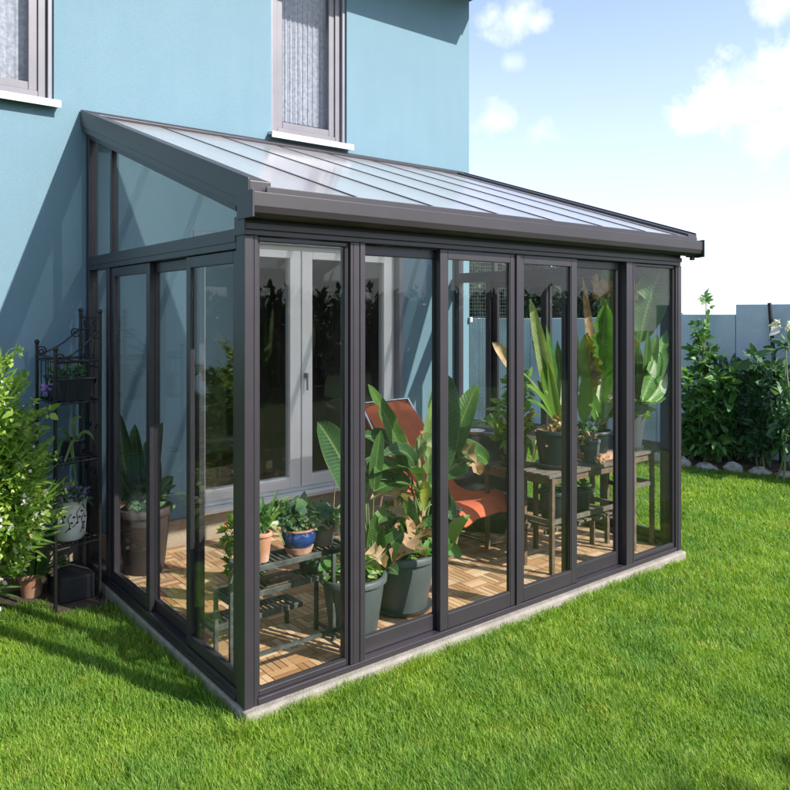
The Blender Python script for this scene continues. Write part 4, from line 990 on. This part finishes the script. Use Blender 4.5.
# dark jumble under the rack: low dark crate and stones
q = MB(); q.box(-.27, -.07, 1.86, 2.18, LZ + .012, .09); single(q, 'crate', M['blackcloth'], 'dark plastic crate on the ground beneath the black rack', 'crate', (-.17, 2.02, LZ + .012), bevel=.01)
def rock(x, y, s, z0=LZ, sq=(1, .8, .55), seed=0, n=10):
    q = MB(); q.ball((x, y, z0 + s * sq[2] * .55), s, n=n, sq=sq); g = random.Random(seed)
    q.v = [(a + g.uniform(-.17, .17) * s, b + g.uniform(-.17, .17) * s, max(z0 - .02, c_ + g.uniform(-.17, .17) * s)) for a, b, c_ in q.v]; return q
for i, (px, py, s, lab) in enumerate(((76, 592, .055, 'flat pale stone on the ground in front of the black rack'), (98, 590, .045, 'small pale stone on the ground beside the conservatory post'), (88, 583, .035, 'smallest grey stone under the black rack'))):
    d = FWD + RGT * ((px - CX) / F) + Vector((0, 0, (HZ - py) / F)); p = CAM + d * ((LZ - CAM.z) / d.z)
    x_ = min(p.x, -.075)
    single(rock(x_, p.y, s, LZ + .01, seed=i), 'stone', M['stone'], lab, 'stone', (x_, p.y, LZ), smooth=True)

# terracotta pot by the shrub
d = FWD + RGT * ((34 - CX) / F) + Vector((0, 0, (HZ - 600) / F)); p = CAM + d * ((LZ - CAM.z) / d.z)
c = (p.x, p.y + .06, LZ + .005); t = thing('potted_plant', 'terracotta pot with grassy leaves and faded pink blooms on the lawn beside the flowering shrub', 'potted plant', c)
pot(t, c, .075, .055, .15, M['terra'], rim=.008, rimh=.03)
q = MB()
for i in range(90):
    a = random.uniform(0, 2 * math.pi); e = random.uniform(.3, 1.3); L = random.uniform(.12, .24); b = Vector((c[0] + .04 * math.cos(a), c[1] + .04 * math.sin(a), c[2] + .13))
    dd = Vector((math.cos(a) * math.cos(e), math.sin(a) * math.cos(e), math.sin(e)))
    q.leaf(b, b + dd * L * .6, b + dd * L + Vector((0, 0, -.03)), .012, seg=5, fold=.3)
part(q, 'foliage', M['gardenleaf'], t); foliage('flowers', [(c[0] + .04, c[1] - .03, c[2] + .2, .17, .17, .08)], 26, .026, M['petalpink'], t, aspect=.9)

# ------------------------------------------------------------------ flowering shrub, left
sh = thing('flowering_shrub', 'sunlit yellow-green shrub with small white flowers at the left edge', 'shrub', (-.85, 1.62, LZ))
lum = [(-1.02, 1.66, .2, .32, .3, .28), (-.72, 1.74, .56, .30, .26, .24), (-.78, 1.68, .80, .34, .3, .28), (-.86, 1.68, 1.05, .30, .28, .25), (-1.0, 1.6, .6, .34, .3, .4), (-1.1, 1.7, 1.0, .3, .3, .3), (-.60, 1.62, .62, .20, .2, .2), (-.68, 1.64, 1.12, .14, .14, .18), (-.62, 1.62, .86, .16, .16, .17), (-1.3, 1.6, .5, .4, .4, .5), (-.58, 1.74, .46, .16, .16, .14), (-.80, 1.78, .25, .2, .16, .25),
       (-.86, 1.60, 1.28, .12, .12, .14), (-.70, 1.6, 1.3, .06, .06, .11), (-1.05, 1.62, 1.25, .14, .14, .14)]
foliage('foliage', lum, 26000, .030, M['shrubleaf'], sh, aspect=.6, shell=.45)
foliage('dark_foliage', [(x, y, z, a * .8, b * .8, c_ * .8) for x, y, z, a, b, c_ in lum], 2500, .04, M['gardenleaf'], sh, shell=.2)
q = MB()
for i in range(420):
    l = lum[random.randrange(len(lum))]; a = random.uniform(-2.6, .6); zz = random.uniform(-.7, .9); rr = math.sqrt(max(0, 1 - zz * zz))
    b = Vector((l[0] + l[3] * rr * math.cos(a) * .95, l[1] + l[4] * rr * math.sin(a) * .95, l[2] + l[5] * zz * .95)); n_ = Vector((rr * math.cos(a), rr * math.sin(a), zz + .4)).normalized()
    q.leaf(b, b + n_ * .06, b + n_ * .13 + Vector((random.uniform(-.04, .04), 0, random.uniform(-.03, .04))), .013, seg=4)
part(q, 'long_leaves', M['limeleaf'], sh)
foliage('flowers', [(x + .03, y - .05, z, a * 1.0, b * 1.0, c_ * 1.0) for x, y, z, a, b, c_ in lum[:9]], 230, .016, M['petalwhite'], sh, shell=.95, palm=6, aspect=.75)['kind'] = 'stuff'
foliage('pink_flowers', [(x, y, z, a * 1.05, b * 1.05, c_ * 1.0) for x, y, z, a, b, c_ in lum[:9]], 26, .016, M['petalpink'], sh, shell=.95, palm=6, aspect=.9)
q = MB()
for i in range(14):
    a = random.uniform(0, 6.28); trunk(q, (-.8 + .1 * math.cos(a), 1.62 + .1 * math.sin(a), LZ), (-.85 + .35 * math.cos(a), 1.64 + .2 * math.sin(a), random.uniform(.5, 1.2)), .010, .003, 5, .04, 5)
part(q, 'stems', M['bark'], sh)
sp = []; q = MB()
for i in range(46):
    l = lum[random.randrange(2, len(lum))]; a = random.uniform(-2.8, .7); zz = random.uniform(-.2, .95); rr = math.sqrt(1 - zz * zz)
    n_ = Vector((rr * math.cos(a), rr * math.sin(a), zz)); b = Vector((l[0] + l[3] * n_.x * .8, l[1] + l[4] * n_.y * .8, l[2] + l[5] * n_.z * .8)); L = random.uniform(.10, .22)
    e = b + n_ * L + Vector((0, 0, L * .5)); q.tube([(-.86 + random.uniform(-.03, .03), 1.66 + random.uniform(-.03, .03), LZ), (-.86, 1.68, l[2] * .6), b, b.lerp(e, .5) + Vector((0, 0, .01)), e], [.012, .006, .003, .0025, .0015], 5)
    for k in range(6): c_ = b.lerp(e, .3 + .7 * k / 5); s_ = .030 * (1 - k * .09); sp.append((c_.x, c_.y, c_.z, s_, s_, s_))
part(q, 'shoots', M['stem'], sh)
foliage('shoot_leaves', sp, 2600, .026, M['shrubleaf'], sh, aspect=.6, shell=.1)

# ------------------------------------------------------------------ garden wall of concrete panels
XF = 7.2
ys = [(-2.5, -.6, 1.79), (-.59, .445, 1.79), (.455, 1.50, 1.79), (1.512, 2.55, 1.67), (2.56, 3.6, 1.62), (3.61, 4.7, 1.61), (4.71, 5.8, 1.60), (5.81, 7.0, 1.60), (7.01, 8.3, 1.60), (8.31, 9.8, 1.60)]
gw = thing('garden_wall', 'blue-grey concrete panel wall along the right side of the garden', 'wall', (XF, 2, LZ))
for y0, y1, zt in ys:
    q = MB(); q.box(XF, XF + .08, y0, y1, LZ - .1, zt); part(q, 'panel', M['fence'], gw, bevel=.006)
q = MB(); q.box(XF - .012, XF - .001, -1.2, 1.2, 1.70, 1.712); 
# black stake / pole leaning on wall
a = atx(769.5, 303, 7.14); b = atx(781, 456, 7.05)
q = MB(); q.tube([(b.x, b.y, LZ), (b.x, b.y, b.z + .02), (a.x, a.y, a.z)], .022, 8); single(q, 'garden_stake', M['iron'], 'thin black stake leaning on the concrete wall', 'stake', (b.x, b.y, LZ), smooth=True)
# edging stones
names = ['nearest', 'second', 'third', 'fourth', 'fifth', 'sixth', 'seventh', 'eighth', 'ninth', 'tenth', 'eleventh', 'twelfth']
pts = []; yy = 2.15
def edge_x(y):
    for (xa, ya), (xb, yb) in zip(ed[:-1], ed[1:]):
        if ya >= y >= yb: return lerp(xa, xb, (ya - y) / (ya - yb))
    return 6.3
i = 0; order = ['first', 'second', 'third', 'fourth', 'fifth', 'sixth', 'seventh', 'eighth', 'ninth']
while i < 9:
    L = random.uniform(.10, .15); yy -= L; x_ = edge_x(yy)
    q = rock(x_, yy, .09, LZ - .02, sq=(.9, L / .085, random.uniform(.6, 1.1)), seed=40 + i, n=7)
    single(q, 'edging_stone', M['stone'], 'rough pale edging stone of the flower bed, %s to the right of the conservatory post' % order[i], 'stone', (x_, yy, LZ), smooth=True, group='edging stones along the flower bed')
    yy -= L + .015; i += 1
# bed plants
def bedplant(name, label, cat, base, lumps, n, size, mat, aspect=.5, palm=1, stems=5, h=1.0, shell=.35, fl=None, droop=.3):
    t = thing(name, label, cat, base)
    q = MB()
    for k in range(stems):
        l = lumps[k % len(lumps)]; trunk(q, (base[0] + random.uniform(-.08, .08), base[1] + random.uniform(-.1, .1), LZ), (l[0], l[1], l[2] + l[5] * .4), .013, .005, 5, .04, 6)
    part(q, 'stem', M['stem'], t)
    foliage('foliage', lumps, n, size, mat, t, aspect=aspect, shell=shell, palm=palm, droop=droop)
    if fl: foliage('flowers', fl[0], fl[1], fl[2], fl[3], t, aspect=.6, palm=3, shell=.3)
    return t
def X_(px, py, x): v = atx(px, py, x); return (v.x, v.y, v.z)
p = [X_(px, py, 6.85) for px, py in ((700, 455), (706, 305), (702, 330), (703, 355), (700, 380), (705, 405), (697, 420))]
bedplant('climbing_plant', 'tall narrow leafy climber rising above the concrete wall beside the conservatory', 'climbing plant', (p[0][0], p[0][1], LZ),
    [(*p[1], .05, .07, .11), (*p[2], .10, .11, .15), (*p[3], .12, .15, .18), (*p[4], .14, .16, .18), (*p[5], .16, .2, .2), (*p[6], .2, .2, .2)], 330, .085, M['gardenleaf'], aspect=.55, palm=2)
p = [X_(px, py, 6.7) for px, py in ((690, 430), (712, 405), (692, 385), (715, 440), (700, 445), (722, 385))]
bedplant('garden_bush', 'leafy bush with bright divided leaves at the foot of the climber', 'bush', (p[3][0], p[3][1], LZ),
    [(*p[0], .2, .2, .2), (*p[1], .22, .24, .22), (*p[2], .18, .18, .16), (*p[3], .2, .26, .16), (*p[4], .2, .24, .12), (*p[5], .16, .18, .16)], 560, .095, M['gardenleaf'], aspect=.38, palm=3)
p = [X_(px, py, 6.95) for px, py in ((735, 400), (745, 430), (730, 440), (738, 375), (752, 385), (722, 372))]
bedplant('garden_bush', 'dark dense bush in the middle of the flower bed against the wall', 'bush', (p[1][0], p[1][1], LZ),
    [(*p[0], .18, .28, .28), (*p[1], .18, .26, .24), (*p[2], .2, .26, .2), (*p[3], .14, .18, .14), (*p[4], .14, .2, .18), (*p[5], .14, .2, .2)], 620, .075, M['darkgarden'], aspect=.5, palm=2)
p = [X_(px, py, 6.8) for px, py in ((768, 400), (772, 375), (762, 430), (782, 395), (770, 350), (760, 445), (757, 360))]
bedplant('garden_bush', 'loose drooping green bush beside the black stake', 'bush', (p[2][0], p[2][1], LZ),
    [(*p[0], .16, .2, .2), (*p[1], .14, .16, .14), (*p[2], .14, .2, .18), (*p[6], .08, .1, .08), (*p[5], .16, .18, .1)], 420, .09, M['darkgarden'], aspect=.45, palm=2)
p = [X_(px, py, 6.55) for px, py in ((788, 440), (786, 350), (783, 326), (792, 400), (795, 425))]
bedplant('flowering_plant', 'tall plant with pale pink-white flowers at the right edge of the bed', 'flowering plant', (p[0][0], p[0][1], LZ),
    [(*p[1], .10, .12, .10), (*p[3], .16, .2, .2), (*p[0], .14, .18, .14), (*p[4], .2, .2, .16)], 150, .10, M['darkgarden'], aspect=.45, palm=2, fl=([(*p[2], .07, .12, .05)], 14, .06, M['petalwhite']))

# ------------------------------------------------------------------ trees beyond the wall
def tree(name, label, x, y, r, h, seed, mat=M['hedgeleaf'], n=6000, size=.10, h0=.2, group=None, shell=.5, k=10):
    t = thing(name, label, 'tree', (x, y, LZ), group)
    q = MB(); trunk(q, (x, y, LZ), (x, y, h * .75), .09, .03, 6, .06)
    g_ = random.Random(seed)
    for i in range(7):
        a = g_.uniform(0, 6.28); zz = h * g_.uniform(.25, .6); trunk(q, (x, y, zz), (x + r * .7 * math.cos(a), y + r * .7 * math.sin(a), zz + h * .2), .03, .008, 4, .05, 6)
    part(q, 'trunk', M['bark'], t, smooth=True)
    cz = (h + h0) / 2; lum = random_lumps((x, y, cz), (r * .75, r * .75, (h - h0) / 2 * .78), k, r * .42, seed)
    foliage('crown', lum, n, size, mat, t, shell=shell, aspect=.5, droop=.35)
    return t
lab = ['dense evergreen beyond the concrete wall, seen past the front right corner glass', 'evergreen beyond the wall behind the tall strap-leaved plants', 'evergreen beyond the wall seen through the centre doors', 'dark evergreen beyond the wall next to the blue house corner', 'farthest evergreen behind the house corner']
for i, (x, y, r, h) in enumerate(((8.3, 3.75, .72, 2.5), (8.5, 4.9, .85, 2.85), (8.4, 6.1, .95, 3.1), (8.6, 7.5, 1.05, 3.4), (8.6, 9.1, 1.1, 3.6))):
    tree('evergreen_tree', lab[i], x, y, r, h, 11 + i, n=13000, size=.12, group='trees beyond the concrete wall', k=18)

# wire mesh trellis beside the house corner
tr = thing('wire_trellis', 'fine wire mesh panel beside the corner of the blue house', 'trellis', (4.2, 2.34, LZ))
q = MB(); q.box(3.60, 3.63, 2.36, 2.39, LZ, 2.30); q.box(4.30, 4.33, 2.36, 2.39, LZ, 2.30); q.box(3.63, 4.30, 2.365, 2.385, 2.27, 2.30); part(q, 'frame', M['alu'], tr)
q = MB()
k = 0
while k < 2.32: q.box(3.63, 4.30, 2.374, 2.376, LZ + k, LZ + k + .0022); k += .036
k = 3.65
while k < 4.29: q.box(k, k + .0022, 2.3765, 2.3785, LZ, 2.27); k += .036
part(q, 'mesh', M['galv'], tr)

# ------------------------------------------------------------------ trees of the garden behind the viewer (seen in the panes, shading the lawn)
def bigtree(label, x, y, h0, h1, r, n, seed, size=.16):
    t = thing('garden_tree', label, 'tree', (x, y, LZ)); q = MB(); trunk(q, (x, y, LZ), (x, y, h1 * .8), .16, .05, 6, .08)
    g_ = random.Random(seed)
    for i in range(9):
        a = g_.uniform(0, 6.28); zz = lerp(h0, h1, g_.uniform(-.1, .4)); trunk(q, (x, y, zz), (x + r * .7 * math.cos(a), y + r * .7 * math.sin(a), zz + 1), .05, .012, 4, .08, 6)
    part(q, 'trunk', M['bark'], t, smooth=True)
    foliage('crown', random_lumps((x, y, (h0 + h1) / 2), (r * .8, r * .8, (h1 - h0) / 2 * .8), 14, r * .36, seed), n, size, M['gardenleaf'], t, shell=.4)
bigtree('leafy tree standing in the garden opposite the conservatory doors', 3.6, -8.7, 3.7, 5.6, 1.5, 700, 3, .13)
bigtree('broad garden tree opposite the upstairs windows', 1.2, -16.5, 1.5, 7.6, 3.2, 16000, 5, .24)
bigtree('garden tree at the left, opposite the house', -3.8, -16.0, 1.5, 7.2, 2.8, 12000, 6, .24)
t = thing('hedge', 'long green hedge closing the garden opposite the house', 'hedge', (4, -12.5, LZ))
foliage('foliage', [(x, -12.5, .9, 1.1, .6, 1.3) for x in np.arange(-8, 20, .9)], 34000, .2, M['hedgeleaf'], t, shell=.5)

# ------------------------------------------------------------------ grass
def grass():
    n = 1050000
    # sample in camera polar space, denser near
    dep = 2.3 * (10.5 / 2.3) ** RNG.random(n); lat = RNG.uniform(-.68, .68, n) * dep
    x = CAM.x + FWD.x * dep + RGT.x * lat; y = CAM.y + FWD.y * dep + RGT.y * lat
    keep = ~((x > -.005) & (x < W + .0) & (y > -.030) & (y < D)) & (y < D - .03 + (x > HX + .05) * 20) 
    ex = np.interp(-y, [-e[1] for e in ed], [e[0] for e in ed]); keep &= x < ex
    keep &= ~((x > -.34) & (x < 0) & (y > 1.68 )) ; keep &= ~((x < -.34) & (y > 2.0))
    keep &= ~((np.hypot(x + .98, y - 1.72) < .22))
    # sparse bare edge against the plinth
    ex_ = np.minimum(np.abs(x + .02) + (y < -.1) * 9, 9) ; keep &= ~((np.abs(x + .02) < .035) & (y > -.06) & (RNG.random(n) < .6))
    # clumpy density
    den = .62 + .38 * np.sin(x * 7.1 + 1.3 * np.sin(y * 5.3)) * np.sin(y * 6.7 + 1.7 * np.sin(x * 4.1)); keep &= RNG.random(n) < .55 + .45 * den
    x, y, dep = x[keep], y[keep], dep[keep]; n = len(x)
    # blade size follows tufts
    tuft = .5 + .5 * np.sin(x * 11 + 2 * np.sin(y * 9)) * np.sin(y * 12 + 2 * np.sin(x * 8))
    big = .5 + .5 * np.sin(x * 2.1 + 2 * np.sin(y * 1.7)) * np.sin(y * 2.3 + 1.2 * np.sin(x * 1.3))
    edge = np.where(((np.abs(x) < .07) & (y > -.1)) | ((np.abs(y + .04) < .08) & (x > -.1) & (x < W + .1)), 1.45, 1.0)
    h = edge * (.022 + .020 * tuft + .012 * big) * RNG.uniform(.55, 1.25, n); w = .0015 * (1 + .16 * np.clip(dep - 2.5, 0, 8)) * RNG.uniform(.8, 1.3, n)
    a = RNG.uniform(0, 2 * np.pi, n); lean = RNG.uniform(.15, 1.1, n) * h
    fa = a + RNG.uniform(-.5, .5, n) + np.pi / 2; lx, ly = np.cos(fa) * lean, np.sin(fa) * lean; wx, wy = np.cos(a) * w, np.sin(a) * w
    z0 = np.full(n, LZ)
    V = np.stack([np.stack([x - wx, y - wy, z0], 1), np.stack([x + wx, y + wy, z0], 1),
                  np.stack([x + wx * .8 + lx * .35, y + wy * .8 + ly * .35, z0 + h * .6], 1), np.stack([x - wx * .8 + lx * .35, y - wy * .8 + ly * .35, z0 + h * .6], 1),
                  np.stack([x + lx, y + ly, z0 + h], 1)], 1).reshape(-1, 3)
    o = (np.arange(n) * 5)[:, None]
    T = np.array([[3, 2, 4]]) + o; Q = np.array([[0, 1, 2, 3]]) + o
    g_ = np_object('grass', V, T, Q, M['grass']); g_['kind'] = 'stuff'; g_['label'] = 'short bright green lawn grass around the conservatory'; g_['category'] = 'grass'
grass()

# ------------------------------------------------------------------ light
SUN = Vector((.41, -1.0, .82)).normalized()
sl = bpy.data.lights.new('sun', 'SUN'); sl.energy = 4.75; sl.angle = R(.55); sl.color = (1, .95, .87)
so = bpy.data.objects.new('sun', sl); COL.objects.link(so); so.rotation_euler = (-SUN).to_track_quat('-Z', 'Y').to_euler(); so.location = (6, -8, 14)
wd = bpy.data.worlds.new('World'); sc.world = wd; wd.use_nodes = True; nt = wd.node_tree
bg = nt.nodes['Background']; sky = N(nt, 'ShaderNodeTexSky'); sky.sky_type = 'NISHITA'; sky.sun_disc = False
sky.sun_elevation = math.asin(SUN.z); sky.sun_rotation = math.atan2(SUN.x, SUN.y); sky.air_density = 1.0; sky.dust_density = 1.5; sky.ozone_density = 2.0
tc = N(nt, 'ShaderNodeTexCoord'); DIRV = tc.outputs['Generated']
def dirpx(px, py): return (FWD + RGT * ((px - CX) / F) + Vector((0, 0, (HZ - py) / F))).normalized()
def vm(op, a, b=None):
    n = N(nt, 'ShaderNodeVectorMath', operation=op)
    for i, v in enumerate((a, b)):
        if v is None: continue
        if hasattr(v, 'is_linked'): nt.links.new(v, n.inputs[i])
        else: n.inputs[i].default_value = v
    return n
def mt(op, a, b=None, cl=False):
    n = N(nt, 'ShaderNodeMath', operation=op); n.use_clamp = cl
    for i, v in enumerate((a, b)):
        if v is None: continue
        if hasattr(v, 'is_linked'): nt.links.new(v, n.inputs[i])
        else: n.inputs[i].default_value = v
    return n.outputs[0]
nz = N(nt, 'ShaderNodeTexNoise', i_Scale=14, i_Detail=9, i_Roughness=.62); nt.links.new(DIRV, nz.inputs['Vector'])
nz2 = N(nt, 'ShaderNodeTexNoise', i_Scale=3.2, i_Detail=8, i_Roughness=.6); nt.links.new(vm('MULTIPLY', DIRV, (1, 1, 2.2)).outputs[0], nz2.inputs['Vector'])
tot = None
for px, py, rad, st_ in ((745, 100, 46, 1), (785, 75, 50, 1), (692, 118, 26, .8), (720, 108, 28, .9), (778, 5, 26, .8), (515, 18, 24, .75), (540, 22, 16, .7), (493, 14, 16, .6), (497, 122, 24, .5), (540, 132, 22, .42), (515, 62, 10, .3), (765, 130, 40, .5), (830, 90, 60, 1)):
    d = dirpx(px, py); sb_ = vm('SUBTRACT', DIRV, tuple(d)); ln = vm('LENGTH', vm('MULTIPLY', sb_.outputs[0], (1, 1, 1.35)).outputs[0]).outputs['Value']
    r_ = rad / F
    v = mt('SUBTRACT', 1.0, mt('DIVIDE', ln, r_))          # 1 at the centre, 0 at the rim
    v = mt('ADD', v, mt('MULTIPLY', mt('SUBTRACT', nz.outputs[0], .5), 3.6)); v = mt('MULTIPLY', v, 1.05, True); v = mt('MULTIPLY', v, st_)
    tot = v if tot is None else mt('MAXIMUM', tot, v)
# scattered clouds elsewhere in the sky
sep = N(nt, 'ShaderNodeSeparateXYZ'); nt.links.new(DIRV, sep.inputs[0])
back = mt('MULTIPLY', mt('SUBTRACT', mt('MULTIPLY', vm('DOT_PRODUCT', DIRV, tuple(FWD)).outputs['Value'], -1), -.55), 4, True)
mr = N(nt, 'ShaderNodeMapRange'); mr.inputs[1].default_value = .50; mr.inputs[2].default_value = .66; nt.links.new(nz2.outputs[0], mr.inputs[0])
tot = mt('MAXIMUM', tot, mt('MULTIPLY', mt('MULTIPLY', mr.outputs[0], back), .8))
hz = mt('MULTIPLY', mt('POWER', mt('SUBTRACT', 1.0, mt('ABSOLUTE', sep.outputs[2]), True), 3.0), .9, True)   # pale air low over the horizon
SKYK = .122
scal = vm('SCALE', sky.outputs[0]); scal.inputs['Scale'].default_value = 1.0; scal = vm('MULTIPLY', scal.outputs[0], (1.08, 1.17, 1.38))
pale = mixc(nt, hz, scal.outputs[0], (5.6, 6.0, 6.6))
nsh = N(nt, 'ShaderNodeTexNoise', i_Scale=22, i_Detail=6); nt.links.new(vm('ADD', DIRV, (0, 0, .03)).outputs[0], nsh.inputs['Vector'])
csh = mt('MULTIPLY', mt('SUBTRACT', nsh.outputs[0], .38), 3.5, True)
ccol = mixc(nt, csh, (5.6, 5.9, 6.5), (7.2, 7.2, 7.2))
cl_ = mixc(nt, tot, pale, ccol)
nt.links.new(cl_, bg.inputs[0]); bg.inputs[1].default_value = SKYK

# ------------------------------------------------------------------ render settings
sc.render.engine = 'CYCLES'; cy_ = sc.cycles
cy_.use_denoising = True; cy_.max_bounces = 9; cy_.transparent_max_bounces = 48; cy_.transmission_bounces = 6; cy_.glossy_bounces = 4; cy_.diffuse_bounces = 3
cy_.caustics_reflective = False; cy_.caustics_refractive = False; cy_.sample_clamp_indirect = 6
vs_ = sc.view_settings; vs_.view_transform = 'Standard'; vs_.look = 'None'; vs_.gamma = 1; vs_.exposure = 0.85; vs_.use_curve_mapping = False
